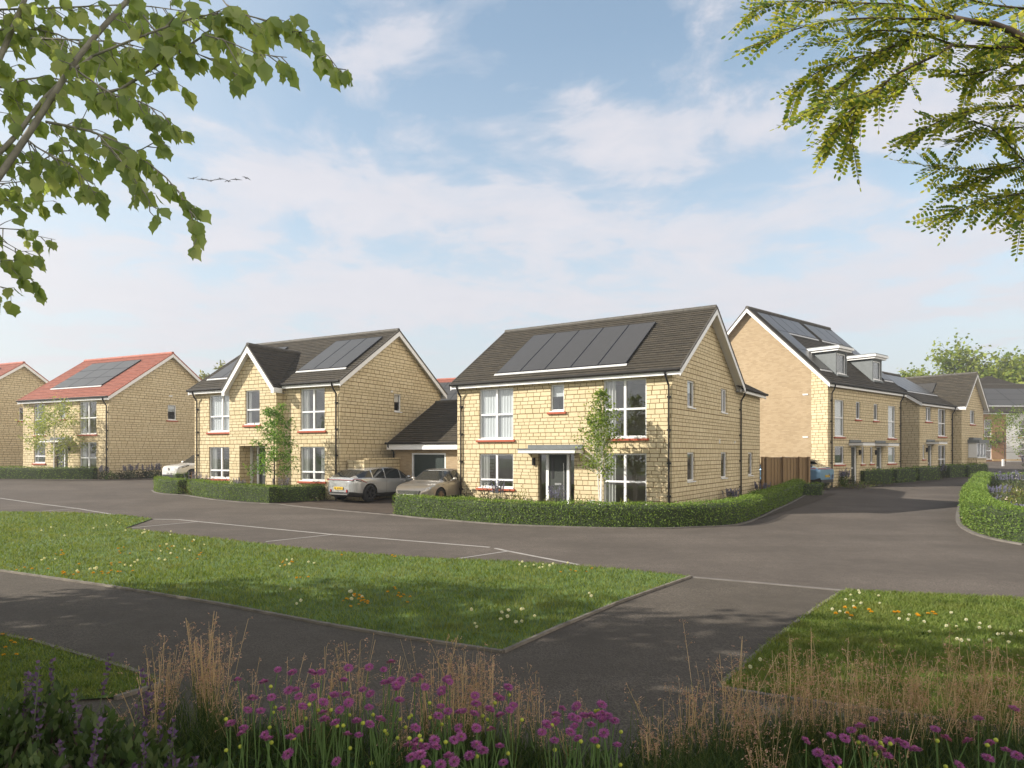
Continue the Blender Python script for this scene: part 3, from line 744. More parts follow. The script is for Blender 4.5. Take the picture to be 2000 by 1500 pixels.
def smooth_line(pts, n=6):
    P = [np.array(p, float) for p in pts]; out = []
    for i in range(len(P) - 1):
        p0, p1, p2, p3 = P[max(i-1, 0)], P[i], P[i+1], P[min(i+2, len(P)-1)]
        for k in range(n):
            t = k / n; out.append(tuple(.5 * ((2*p1) + (-p0+p2)*t + (2*p0-5*p1+4*p2-p3)*t*t + (-p0+3*p1-3*p2+p3)*t**3)))
    out.append(tuple(P[-1])); return out

FIELD = plain('rough_grass_field', (.06, .10, .025), .95, var=.35, scale=.6)
xs = np.unique(np.concatenate([np.linspace(-90, 90, 121), [-260, -150, 150, 260]])); ys = np.unique(np.concatenate([np.linspace(0, 110, 80), [-60, -20, -8, 160, 220, 320]]))
grid_sheet('ground', xs, ys, -.03, FIELD)
rx = np.linspace(-62, 74, 120); ry = np.linspace(2.0, 84, 84)
grid_sheet('road', rx, ry, 0.0, ROADM)

G = lambda *pp: [gp(x, y) for x, y in pp]
LAWN_A = G((0,1000),(150,1003),(235,1007),(298,1014),(243,1033),(320,1042),(480,1060),(640,1078),(850,1092),(1000,1098),(1200,1112),(1350,1128),(1210,1178),(1090,1228),(983,1276),(800,1249),(640,1222),(420,1180),(210,1146),(0,1116))
LAWN_A = [(-30, 30.5)] + LAWN_A + [(-16, 16.8), (-32, 26)]
LAWN_B = G((1640,1160),(1660,1156),(1850,1166),(2000,1173)) + [(10.5, 9.9), (10.5, 5.4)] + G((1900,1420),(1405,1348),(1420,1330),(1490,1270),(1560,1215),(1600,1186))
LAWN_C = [(-9.5, 9.9)] + G((0,1243),(60,1254),(250,1310),(318,1337),(230,1366)) + [(-6.0, 5.6), (-10, 6.5)]
LAWNM = plain('lawn_soil', (.075, .125, .028), .95, var=.35, scale=3)
drape('lawn', LAWN_A, .022, LAWNM); drape('lawn', LAWN_B, .022, LAWNM); drape('lawn', LAWN_C, .022, LAWNM)
PATH = [(-16, 16.8)] + G((0,1116),(210,1146),(420,1180),(640,1222),(800,1249),(983,1276),(1090,1228),(1210,1178),(1350,1128),(1500,1141),(1665,1156),(1640,1160),(1600,1186),(1560,1215),(1490,1270),(1420,1330),(1405,1348),(1900,1420)) + [(10.5, 5.4), (10.5, 3.2), (-12, 3.2), (-16, 10)]
drape('path', PATH, .006, PATHM)
strip('path_edging', G((0,1116),(210,1146),(420,1180),(640,1222),(800,1249),(983,1276)), .055, .0, .035, EDGING)
strip('path_edging', G((983,1276),(1090,1228),(1210,1178),(1350,1128)), .045, .0, .04, EDGING)
strip('path_edging', G((1660,1157),(1640,1161),(1600,1187),(1560,1216),(1490,1271),(1420,1331),(1405,1348)), .05, .0, .04, EDGING)
strip('path_edging', G((1405,1348),(1500,1364),(1900,1420)), .06, .0, .04, EDGING)
strip('path_edging', [(-9.5, 9.9)] + G((0,1244),(60,1255),(250,1311),(318,1338)), .05, .0, .04, EDGING)
strip('path_edging', G((318,1338),(270,1354),(225,1368)), .05, .0, .04, EDGING)
strip('path_threshold', G((1350,1128),(1500,1141),(1665,1156)), .12, .0, .014, KERB)
# painted parking lines
for pts, w in (([(0,973),(70,983),(150,993),(223,1005)], .07), ([(150,993),(90,998),(40,1001)], .06), ([(300,1014),(350,1015),(390,1019),(650,1044),(957,1069)], .07), ([(245,1032),(310,1026),(387,1019)], .06), ([(520,1058),(650,1044)], .06), ([(890,1092),(990,1077)], .06), ([(967,1071),(990,1076),(1130,1103)], .07)):
    strip('parking_line', G(*pts), w, .0, .006, LINE)

# planted strips (soil) under the hedges and driveways
H1K = G((762,1006),(815,1012),(870,1016.5),(977,1025),(1100,1030),(1200,1032.5),(1300,1033),(1352,1031),(1430,1027),(1473,1016.6),(1517,996),(1548,982),(1577,965.5))
H1Ks = smooth_line(H1K)
c1, s1_ = math.cos(math.atan2(U1[1], U1[0])), math.sin(math.atan2(U1[1], U1[0]))
def on_house(h, x, y): 
    a = h.rotation_euler.z; return (h.location.x + x*math.cos(a) - y*math.sin(a), h.location.y + x*math.sin(a) + y*math.cos(a))
drape('garden_bed', H1Ks + [on_house(h1, W1 + 3.1, 14.5), on_house(h1, W1 - .5, 11), on_house(h1, .1, 3), on_house(h1, .1, -.2)], .02, SOIL)
strip('kerb', H1Ks, .07, 0, .04, KERB)
H2K = G((363,967),(420,976),(480,981),(522,984),(575,981),(620,979),(645,976))
drape('garden_bed', H2K + [on_house(h2, W2 - .1, .3), on_house(h2, .2, .3), on_house(h2, -.4, -1.2)], .02, SOIL)
strip('kerb', G((297,958),(303,962),(320,965),(345,966.5),(363,967.5),(420,976.5),(480,982),(540,985),(660,997),(762,1006)), .10, 0, .025, KERB)
drape('driveway', G((524,984.5),(575,981.5),(620,979.5),(660,975)) + [on_house(h2, W2 + .05, 5), on_house(h1, -.05, 3), on_house(h1, -.05, -.3)] + G((764,1004),(660,995.5)), .010, DRIVEM)
S2K = G((297,958),(303,962),(320,964.5),(343,966))
drape('garden_bed', S2K + G((366,955),(366,934),(330,935)), .02, SOIL)
drape('garden_bed', G((-60,937.5),(0,938),(100,938.5),(192,939),(300,937),(330,934)) + [on_house(h0, W0 + .1, 3.5), on_house(h0, W0, .1), on_house(h0, -.1, .1), on_house(h0, -3, -.3)], .02, SOIL)
RINGK = smooth_line(G((1903,945),(1880,975),(1871,1005),(1874,1024),(1890,1037),(1920,1049),(1960,1058),(2000,1065)), 5)
drape('garden_bed', RINGK + [(14.5, 15.0), (20, 15.5), (34, 36), (30, 40.5)], .02, SOIL)
strip('kerb', RINGK, .12, 0, .04, KERB)
TK = G((1600,958),(1630,957),(1668,952),(1735,949),(1790,945),(1830,940),(1880,935),(1920,931))
drape('garden_bed', TK + [on_house(h4, 11.4, -.5), on_house(h4, 6.2, -.1), on_house(h4, .2, .1), on_house(ht, WT + .3, .2), on_house(ht, .2, .1), on_house(ht, -.2, -.6)], .02, SOIL)

# ------------------------------------------------------------------ leafy things
def quads_from(P, D, S, W, N, fold=.25):
    """leaf-shaped quads: base points P, directions D, length S, width W, normals N"""
    side = np.cross(D, N); side /= np.linalg.norm(side, axis=1, keepdims=True) + 1e-9
    nn = np.cross(side, D)
    mid = P + D * (S * .45)[:, None]; drop = nn * (S * fold * .35)[:, None]
    V = np.stack([P, mid + side * (W / 2)[:, None] + drop, P + D * S[:, None], mid - side * (W / 2)[:, None] + drop], 1)
    return V.reshape(-1, 3), np.arange(len(P) * 4).reshape(-1, 4)

def rand_unit(n):
    v = RNG.normal(size=(n, 3)); return v / np.linalg.norm(v, axis=1, keepdims=True)

def hedge(line, w, h, label, dens=520, leaf=.05, group=None, wob=.03, mats=None):
    """clipped hedge along a ground line; a dark twiggy core wrapped in small leaves"""
    mats = mats or [HEDGE_B, HEDGE_L]
    L = np.array(smooth_line(line, 5)) if len(line) > 2 else np.array([tuple(np.array(line[0]) + (np.array(line[1]) - np.array(line[0])) * t) for t in np.linspace(0, 1, 8)])
    d = np.gradient(L, axis=0); d /= np.linalg.norm(d, axis=1, keepdims=True); nrm = np.stack([-d[:, 1], d[:, 0]], 1)
    seg = np.concatenate([[0], np.cumsum(np.linalg.norm(np.diff(L, axis=0), axis=1))]); tot = seg[-1]
    def at_s(s):
        x = np.stack([np.interp(s, seg, L[:, k]) for k in (0, 1)], 1); n = np.stack([np.interp(s, seg, nrm[:, k]) for k in (0, 1)], 1)
        return x, n / np.linalg.norm(n, axis=1, keepdims=True)
    # core
    m = MB(); ins = .05
    prof = [(-w/2 + ins, .0), (-w/2 + ins, h - .14), (-w/2 + .14, h - ins), (w/2 - .14, h - ins), (w/2 - ins, h - .14), (w/2 - ins, .0)]
    ss = np.linspace(.06, tot - .06, max(3, int(tot / .4))); X, Nn = at_s(ss); rows = []
    for (x, n) in zip(X, Nn):
        g = float(ground_z(x[0], x[1])); rows.append([(x[0] + n[0]*a, x[1] + n[1]*a, g + z) for a, z in prof])
    v = [p for r in rows for p in r]; k = len(prof)
    m.add(v, [(i*k+j, i*k+j+1, (i+1)*k+j+1, (i+1)*k+j) for i in range(len(rows)-1) for j in range(k-1)] + [tuple(range(k)), tuple((len(rows)-1)*k + j for j in range(k))])
    per = 2 * h + w; n = int(tot * per * dens * (.05 / leaf) ** 2); ne = int(2 * w * h * dens * (.05 / leaf) ** 2)
    s = RNG.uniform(0, tot, n); q = RNG.uniform(0, per, n)
    a = np.where(q < h, -w/2, np.where(q < h + w, q - h - w/2, w/2)); z = np.where(q < h, q, np.where(q < h + w, h, per - q))
    on = np.where(q < h, -1.0, np.where(q < h + w, 0.0, 1.0)); oz = np.where((q >= h) & (q < h + w), 1.0, 0.0); ol = np.zeros(n)
    se = np.where(RNG.random(ne) < .5, 0, tot); ae = RNG.uniform(-w/2, w/2, ne); zee = RNG.uniform(0, h, ne)
    s = np.concatenate([s, se]); a = np.concatenate([a, ae]); z = np.concatenate([z, zee]); on = np.concatenate([on, np.zeros(ne)]); oz = np.concatenate([oz, np.zeros(ne)]); ol = np.concatenate([ol, np.where(se > 0, 1.0, -1.0)])
    # rounded shoulders and a slightly wavy clip
    r = .10; ex = np.clip(np.abs(a) - (w/2 - r), 0, r); ez = np.clip(z - (h - r), 0, r); ln = np.hypot(ex, ez); f = np.where(ln > r, r / np.maximum(ln, 1e-6), 1)
    a = np.sign(a) * (np.minimum(np.abs(a), w/2 - r) + ex * f); z = np.minimum(z, h - r) + ez * f
    X, Nn = at_s(s); dd = np.stack([Nn[:, 1], -Nn[:, 0]], 1)
    jit = RNG.normal(0, .022, len(s)) + np.where(RNG.random(len(s)) < .02, RNG.uniform(.03, .09, len(s)), 0) + wob * np.sin(s * 2.3 + a * 3) * np.cos(s * .9 + z * 5) - .012
    out = np.stack([Nn[:, 0]*on + dd[:, 0]*ol, Nn[:, 1]*on + dd[:, 1]*ol, oz], 1); out /= np.linalg.norm(out, axis=1, keepdims=True)
    P = np.stack([X[:, 0] + Nn[:, 0]*a, X[:, 1] + Nn[:, 1]*a, ground_z(X[:, 0], X[:, 1]) + z], 1) + out * jit[:, None]
    P[:, :2] += dd * RNG.normal(0, .03, len(s))[:, None]
    D = out * .55 + rand_unit(len(s)) * .75 + np.array([0, 0, .25]); D /= np.linalg.norm(D, axis=1, keepdims=True)
    N = out + rand_unit(len(s)) * .6
    S = leaf * RNG.uniform(.7, 1.35, len(s))
    V, F = quads_from(P, D, S, S * .55, N)
    base = m.build('hedge', mats, None); o = base
    tag(o, label, 'hedge', group)
    lf = np_mesh('leaves', V, F, mats[1], o)
    return o

def inset(line, d):
    L = np.array(line, float); t = np.gradient(L, axis=0); t /= np.linalg.norm(t, axis=1, keepdims=True)
    return [tuple(p + np.array([-q[1], q[0]]) * d) for p, q in zip(L, t)]

hedge(inset(H1K, .42), .60, .70, 'long low clipped hedge curving around the front and side of the central detached house', dens=600)
hedge(inset(H2K[:4], .40), .62, .72, 'straight clipped hedge along the road in front of the gabled house')
hedge([gp(527, 980)] + inset(H2K[4:], .42) , .60, .68, 'shaded hedge running back beside the driveway to the left of the silver car')
hedge(inset(S2K, .40) + [], .62, .70, 'small rounded hedge end curving towards the parked white car')
hedge([gp(340, 945), gp(366, 944)], .5, .62, 'short hedge piece behind the rounded hedge, next to the white car wheel')
hedge(G((-60,934),(0,935),(95,936),(188,936)), .62, .74, 'long dark green hedge in front of the red roofed house', dens=360, leaf=.06)
hedge(inset(RINGK, -.0 + .5)[6:-1] + [(12.9, 15.4)], .75, .82, 'bright green hedge ring corner around the flower bed at the right edge', dens=650)
hedge(inset(RINGK, .5)[:7], .7, .74, 'side of the bright hedge ring leading back from its corner at the right edge', dens=380, leaf=.06)
hedge([gp(1903, 952), (33.5, 40.2)], .7, .75, 'back of the hedge ring behind the lavender bed at the right edge', dens=300, leaf=.07)
hg_ = 'clipped hedge blocks along the street on the right'
for (a, b, lab) in (((1676,946),(1732,944),'bright clipped hedge block nearest the first dark door of the town houses'), ((1738,943),(1777,941),'dark hedge block in front of the second dark door of the town houses'),
                    ((1783,939),(1824,937),'hedge block between the town houses and the cross gabled house'), ((1842,933),(1873,931.5),'dark hedge block below the tall windows of the cross gabled house'), ((1878,931.5),(1918,929),'dark hedge block under the box bay window')):
    hedge([gp(*a), gp(*b)], .9, .85, lab, dens=260, leaf=.08, group=hg_)
hedge([(43.6, 57.0), (47.2, 57.6)], 1.0, 1.25, 'taller square hedge in front of the far brick apartment building', dens=120, leaf=.1)
hedge([on_house(h1, W1 + 1.1, 12.1), on_house(h1, W1 + 2.6, 13.1)], .5, .6, 'dark low hedge at the foot of the brown timber fence', dens=320, leaf=.06)

# --- flowering bushes, lavender and small shrubs
PURPLE = foliage('purple_spike', [(.13, .12, .25), (.19, .18, .33), (.26, .25, .40), (.14, .16, .14)], .25)
SALVF = foliage('salvia_flower', [(.09, .055, .14), (.13, .075, .19), (.17, .10, .22), (.10, .12, .06)], .25)
LEAFS = {'green': foliage('shrub_green', [(.045, .085, .02), (.09, .15, .03), (.14, .20, .05)], .3), 'dark': foliage('shrub_dark', [(.025, .035, .018), (.045, .055, .028), (.07, .075, .04)], .25),
         'gold': foliage('shrub_gold', [(.16, .18, .03), (.24, .24, .05), (.13, .17, .04)], .3), 'grey': foliage('shrub_grey', [(.09, .12, .08), (.13, .16, .10)], .3)}
STALK = plain('flower_stalk', (.10, .13, .06), .8)
PALEFL = foliage('pale_flower', [(.65, .55, .48), (.72, .65, .55), (.60, .42, .40)], .3)

def bush(x, y, r, h, kind, label, group=None, n=260, leaf=.07, spikes=0, blooms=0, cat='shrub', name='shrub'):
    z = float(ground_z(x, y))
    c = rand_unit(n); c[:, 2] = np.abs(c[:, 2]); rad = RNG.uniform(.22, 1.0, n) ** .6
    lump = 1 + .22 * np.sin(c[:, 0] * 5 + x) * np.cos(c[:, 1] * 4 + y)
    P = np.stack([c[:, 0] * r, c[:, 1] * r, c[:, 2] * h], 1) * (rad * lump)[:, None]
    D = c * .7 + rand_unit(n) * .6 + np.array([0, 0, .4]); D /= np.linalg.norm(D, axis=1, keepdims=True)
    S = leaf * RNG.uniform(.7, 1.4, n); V, F = quads_from(P, D, S, S * .5, rand_unit(n) + c)
    st = MB()
    for k in range(7): a = k * .9; st.tube([(0, 0, -.03), (math.cos(a)*r*.3, math.sin(a)*r*.3, h*.45), (math.cos(a)*r*.55, math.sin(a)*r*.55, h*.75)], [.012, .009, .005], 5)
    o = st.build(name, BARK_D); o.location = (x, y, z); tag(o, label, cat, group)
    np_mesh('leaves', V, F, LEAFS[kind], o)
    if spikes:
        P = []; Dd = []
        stk = MB()
        for k in range(spikes):
            a = RNG.uniform(0, 2*PI); q = r * math.sqrt(RNG.random()) * .95; lean = np.array([math.cos(a)*.25*q/r, math.sin(a)*.25*q/r, 1]); b0 = np.array([math.cos(a)*q, math.sin(a)*q, h * .65]); ll = h * RNG.uniform(.4, .75)
            stk.tube([(0, 0, .02), tuple(b0), tuple(b0 + lean * ll)], [.005, .004, .003], 4, False)
            for t in np.linspace(.25, 1, 9):
                for j in range(4): P.append(b0 + lean * ll * t); Dd.append(rand_unit(1)[0] * .8 + np.array([0, 0, .7]))
        stk.build('flower_stalks', STALK, o)
        P = np.array(P); Dd = np.array(Dd); Dd /= np.linalg.norm(Dd, axis=1, keepdims=True); S = RNG.uniform(.035, .06, len(P)) * (leaf / .07) * (.62 if kind == 'salvia' else 1)
        V, F = quads_from(P, Dd, S, S * .7, rand_unit(len(P))); np_mesh('blossoms', V, F, SALVF if kind == 'salvia' else PURPLE, o)
    if blooms:
        c = rand_unit(blooms); c[:, 2] = np.abs(c[:, 2]); P = c * np.array([r, r, h]) * 1.02
        V, F = quads_from(P, rand_unit(blooms), np.full(blooms, leaf * .9), np.full(blooms, leaf * .9), c); np_mesh('blossoms', V, F, PALEFL, o)
    return o
g1 = 'small plants in the front garden of the central house'
for x, y, r, h, k, s, b, lab in ((1.0,-.6,.35,.45,'dark',0,0,'dark low shrub under the left window of the central house'), (1.9,-.6,.35,.5,'dark',0,8,'dark rounded shrub beneath the ground floor window left of the porch'), (2.75,-1.0,.3,.45,'grey',22,0,'purple lavender clump left of the front porch of the central house'),
    (3.25,-.9,.35,.42,'dark',0,12,'dark shrub with pale blossoms just left of the porch'), (3.75,-.9,.45,.45,'gold',0,0,'yellow green shrub left of the dark front door'), (4.4,-1.3,.25,.3,'dark',0,14,'low shrub with pale blossoms in front of the dark front door'), (5.2,-1.2,.3,.4,'gold',0,0,'yellow green shrub at the foot of the front door'),
    (5.6,-1.3,.28,.42,'grey',18,0,'small purple lavender clump right of the front door'), (6.2,-1.0,.4,.38,'green',0,0,'green shrub right of the porch, before the stone wall'), (6.9,-1.2,.4,.4,'green',0,0,'green shrub close to the left of the birch trunk'), (8.1,-1.0,.4,.36,'gold',0,0,'yellowish shrub under the full height window')):
    p = on_house(h1, x, y); bush(p[0], p[1], r, h * 1.75, k, lab, g1, spikes=s, blooms=b)
for y, lab in ((5.6, 'small lavender plant against the side wall of the central house'), (10.6, 'lavender plant by the back corner of the central house near the fence')):
    p = on_house(h1, W1 + .45, y); bush(p[0], p[1], .35, .5, 'grey', lab, spikes=24)
p = on_house(h1, W1 + .5, 9.3); bush(p[0], p[1], .4, .45, 'green', 'small green shrub beside the drainpipe on the side wall of the central house')
g2 = 'small plants in front of the gabled house'
for x, y, r, h, k, s, b, lab in ((.6,-.6,.35,.45,'dark',12,0,'purple tinged shrub below the drainpipe at the left corner of the gabled house'), (1.5,-.6,.4,.42,'grey',10,0,'grey lavender plant under the left window of the gabled house'), (2.5,-1.2,.5,.55,'dark',0,10,'dark leafy shrub left of the recessed porch'), (3.4,-1.2,.5,.55,'dark',0,0,'dark shrub in front of the recessed porch'), (4.3,-1.5,.4,.45,'green',0,0,'bright green shrub by the porch opening'),
    (5.0,-1.4,.5,.55,'gold',0,0,'yellow green shrub between the porch and the slim tree'), (5.6,-2.0,.25,.42,'grey',22,0,'small purple lavender clump under the slim tree'), (6.9,-.8,.35,.45,'grey',14,0,'lavender plant in the shade right of the gable bay'), (7.4,-1.0,.45,.45,'dark',0,14,'dark shrub with pale blossoms under the right window'), (8.6,-.7,.3,.3,'dark',0,14,'low plant with pale blossoms below the right window sill')):
    p = on_house(h2, x, y); bush(p[0], p[1], r, h * 1.65, k, lab, g2, spikes=s, blooms=b)
g3 = 'plants along the side wall of the red roofed house'
for px, py, r, h, k, s, lab in ((194,938,.35,.75,'dark',16,'purple lavender bush at the hedge end of the red roofed house'), (207,938,.5,.62,'green',0,'light green leafy bush by the corner drainpipe of the red roofed house'), (229,937,.5,.62,'dark',0,'dark reddish bush along the stone side wall'), (246,936.5,.4,.8,'grey',26,'tall blue purple lavender bush along the stone side wall'), (268,935.5,.5,.72,'dark',0,'dark green bush midway along the stone side wall'), (280,935,.4,.75,'dark',10,'dark bush with purple spikes along the stone side wall'), (293,935,.4,.8,'grey',26,'blue lavender bush beside the parked white car'), (305,934.5,.45,.65,'dark',0,'dark bush nearest the parked white car')):
    p = gp(px, py); bush(p[0], p[1] + .5, r, h * .85, k, lab, g3, spikes=int(s * .7), leaf=.085)
for px, py, r, h, k, s, lab in ((1592,955,.55,.75,'grey',40,'blue lavender bush below the back of the blue car'), (1606,955,.5,.6,'grey',30,'blue lavender bush right of the fence end'), (1640,950,.5,.65,'green',0,'dark green bush beside the dark front door'), (1647,951,.32,.75,'green',26,'pale lilac flowering plant near the first dark door'), (1660,949,.4,.5,'dark',0,'dark bush by the bright hedge block'), (1832,935,.5,.7,'dark',8,'dark bush between two hedge blocks')):
    p = gp(px, py); bush(p[0], p[1], r, h, k, lab, spikes=s, leaf=.09)
g4 = 'flowers inside the hedge ring'
k = 0
for x, y, r, h, kk, s, b, lab in ((14.0,19.9,.35,.62,'grey',30,0,'lavender clump nearest the bright hedge corner'), (14.75,20.6,.42,.66,'grey',40,0,'second lavender clump from the hedge corner'), (14.1,18.9,.35,.5,'dark',0,30,'pale blossoming plant just behind the front of the hedge ring'), (15.5,21.4,.45,.62,'gold',0,30,'yellowish plant with pale blossoms in the middle of the hedge ring'),
     (15.2,20.2,.4,.62,'grey',36,0,'lavender clump between pale blossoms in the hedge ring'), (16.3,22.4,.45,.66,'grey',40,0,'tall lavender clump near the right edge'), (14.9,21.8,.45,.52,'gold',0,26,'low gold plant along the side hedge of the ring'), (16.0,23.3,.5,.6,'dark',0,34,'rusty plant with pale blossoms behind the lavender'), (17.3,24.0,.5,.62,'gold',0,26,'cream blossoming plant at the right edge'), (17.6,25.4,.5,.72,'grey',44,0,'lavender clump farther back along the right edge'),
     (18.3,26.6,.6,.66,'dark',0,30,'dark plant with pale blossoms far back in the ring'), (19.6,27.3,.6,.72,'gold',0,34,'yellow plant with cream blossoms far back at the right edge'), (21.2,30.2,.7,.85,'grey',50,0,'far lavender clump against the back of the hedge ring'), (23.3,32.0,.7,.9,'gold',0,30,'far yellow plant against the back of the hedge ring'), (26.3,35.6,.9,1.25,'grey',60,0,'lavender clump rising over the back of the hedge ring'), (28.6,38.6,.9,1.3,'gold',0,40,'blossoming bush beyond the back of the hedge ring')):
    bush(x, y, r, h * .62, kk, lab, g4, spikes=int(s * .6), blooms=b, n=320)
p = (43.5, 53.5); bush(44.0, 54.0, 1.5, .9, 'dark', 'broad dark bush in the shade at the end of the street', n=500, leaf=.14); bush(41.5, 54.3, .9, 1.0, 'grey', 'grey purple bush by the taller square hedge', spikes=40, n=300, leaf=.12); bush(47.5, 55.0, 1.3, .6, 'dark', 'low dark bush farthest along the shaded street', n=300, leaf=.14)

# ------------------------------------------------------------------ fence, garden wall, rail
def plank_fence(a, b, h, label):
    a, b = Vector((*a, 0)), Vector((*b, 0)); u = (b - a).normalized(); L = (b - a).length
    z = float(ground_z(a.x, a.y)); root = empty('timber_fence', (a.x, a.y, z), math.atan2(u.y, u.x), label, 'fence')
    m = MB(); x = .0; i = 0
    while x < L - .02:
        w = min(.095, L - x); m.box((x + .004, -.012 if i % 2 else -.028, -.1), (x + w - .004, .01, h)); x += .1; i += 1
    m.build('boards', FENCE, root)
    r = MB()
    for zz in (.35, h / 2, h - .3): r.box((0, .011, zz - .04), (L, .06, zz + .04))
    r.build('rails', FENCE, root)
    c = MB(); c.box((-.02, -.045, h + .002), (L + .02, .035, h + .035)); c.build('capping', FENCE, root)
    for x in (0.02, .26, 1.3, L - .62, L - .03):
        p = MB(); p.box((x - .055, -.14, -.3), (x + .055, -.032, h + .06)); p.build('post', FENCE, root)
    return root
fa = on_house(h1, W1 + .06, 12.0); plank_fence(fa, (fa[0] + 2.75, fa[1] + 1.05), 1.78, 'brown vertical board timber fence between the central house and the blue car')
def garden_wall():
    root = empty('garden_wall', (*on_house(h2, W2 + .12, .35), .05), h2.rotation_euler.z, 'low stone garden wall with a flat coping beside the gabled house, behind the silver car', 'wall')
    m = MB(); m.box((0, 0, -.3), (.95, .25, 1.78)); m.box((.70, .253, -.3), (.95, 3.4, 1.86)); m.build('masonry', STONE, root)
    c = MB(); c.box((-.0, -.05, 1.783), (1.0, .252, 1.86)); c.box((.66, .254, 1.863), (1.0, 3.42, 1.94)); c.build('coping', STONE, root)
garden_wall()
rr = empty('knee_rail', (44.5, 63.2, float(ground_z(46, 64))), .03, 'low timber rail on white ended posts before the far white apartment wall', 'fence')
m = MB(); m.box((0, -.05, .48), (16, .05, .60)); m.build('rail', RAILW, rr)
for x in (.9, 3.1, 5.2, 7.3, 9.4, 11.5):
    q = MB(); q.box((x - .09, -.16, -.2), (x + .09, -.052, .62)); q.build('post', WHITE, rr)
# ------------------------------------------------------------------ cars
def paint(name, col, metal=.4, rough=.28): return plain(name, col, rough, metal, coat=.7, spec=.5)
CARGLASS = None
def carglass():
    m, nt, b = newmat('car_glass'); b.inputs['Base Color'].default_value = (.02, .024, .026, 1); b.inputs['Roughness'].default_value = .04
    b.inputs['Specular IOR Level'].default_value = .8; return m
CARGLASS = carglass()
CLAD = plain('black_cladding', (.018, .018, .018), .55)
TYRE = plain('tyre_rubber', (.016, .016, .016), .85)
RIM = plain('dark_alloy', (.10, .10, .105), .35, .8)
RIM_B = plain('bronze_alloy', (.30, .22, .16), .35, .8)
LAMP_R = plain('red_lamp', (.28, .012, .010), .18, coat=.5)
LAMP_W = plain('clear_lamp', (.50, .53, .56), .12, .3, coat=.6)
CHROME = plain('chrome', (.7, .7, .7), .15, 1.0)
PLATE_Y = plain('yellow_plate', (.85, .55, .02), .5)
PLATE_W = plain('white_plate', (.75, .75, .72), .5)

def wheel(root, x, y, r, w, side, rim, spokes=5):
    M = Matrix.Translation((x, y, r)) @ Matrix.Rotation(-side * PI/2, 4, 'X')     # local +z points outward
    t = MB(); t.lathe([(r*.66, -w/2), (r*.93, -w/2), (r, -w/2 + .03), (r, w/2 - .03), (r*.95, w/2 - .005), (r*.68, w/2)], 28, M)
    o = t.build('wheel', TYRE, root, smooth=True)
    m = MB(); m.lathe([(r*.68, -w*.3), (r*.68, w/2 - .004), (r*.62, w/2 - .01), (r*.60, w*.25), (r*.60, -w*.3)], 28, M)
    m.lathe([(0, w*.40), (r*.15, w*.40), (r*.17, w*.30), (r*.17, 0)], 14, M)
    for k in range(spokes):
        R = M @ Matrix.Rotation(2*PI*k/spokes, 4, 'Z')
        m.prism([(r*.10, -r*.10, w*.30), (r*.64, -r*.13, w*.36), (r*.64, r*.05, w*.36), (r*.10, r*.10, w*.30)], (0, 0, .03), R)
    m.build('rim', rim, o)
    d = MB(); d.lathe([(0, -w*.1), (r*.6, -w*.1)], 20, M); d.lathe([(0, w*.05), (r*.42, w*.05), (r*.42, 0)], 20, M); d.build('brake_disc', CLAD, o)
    return o

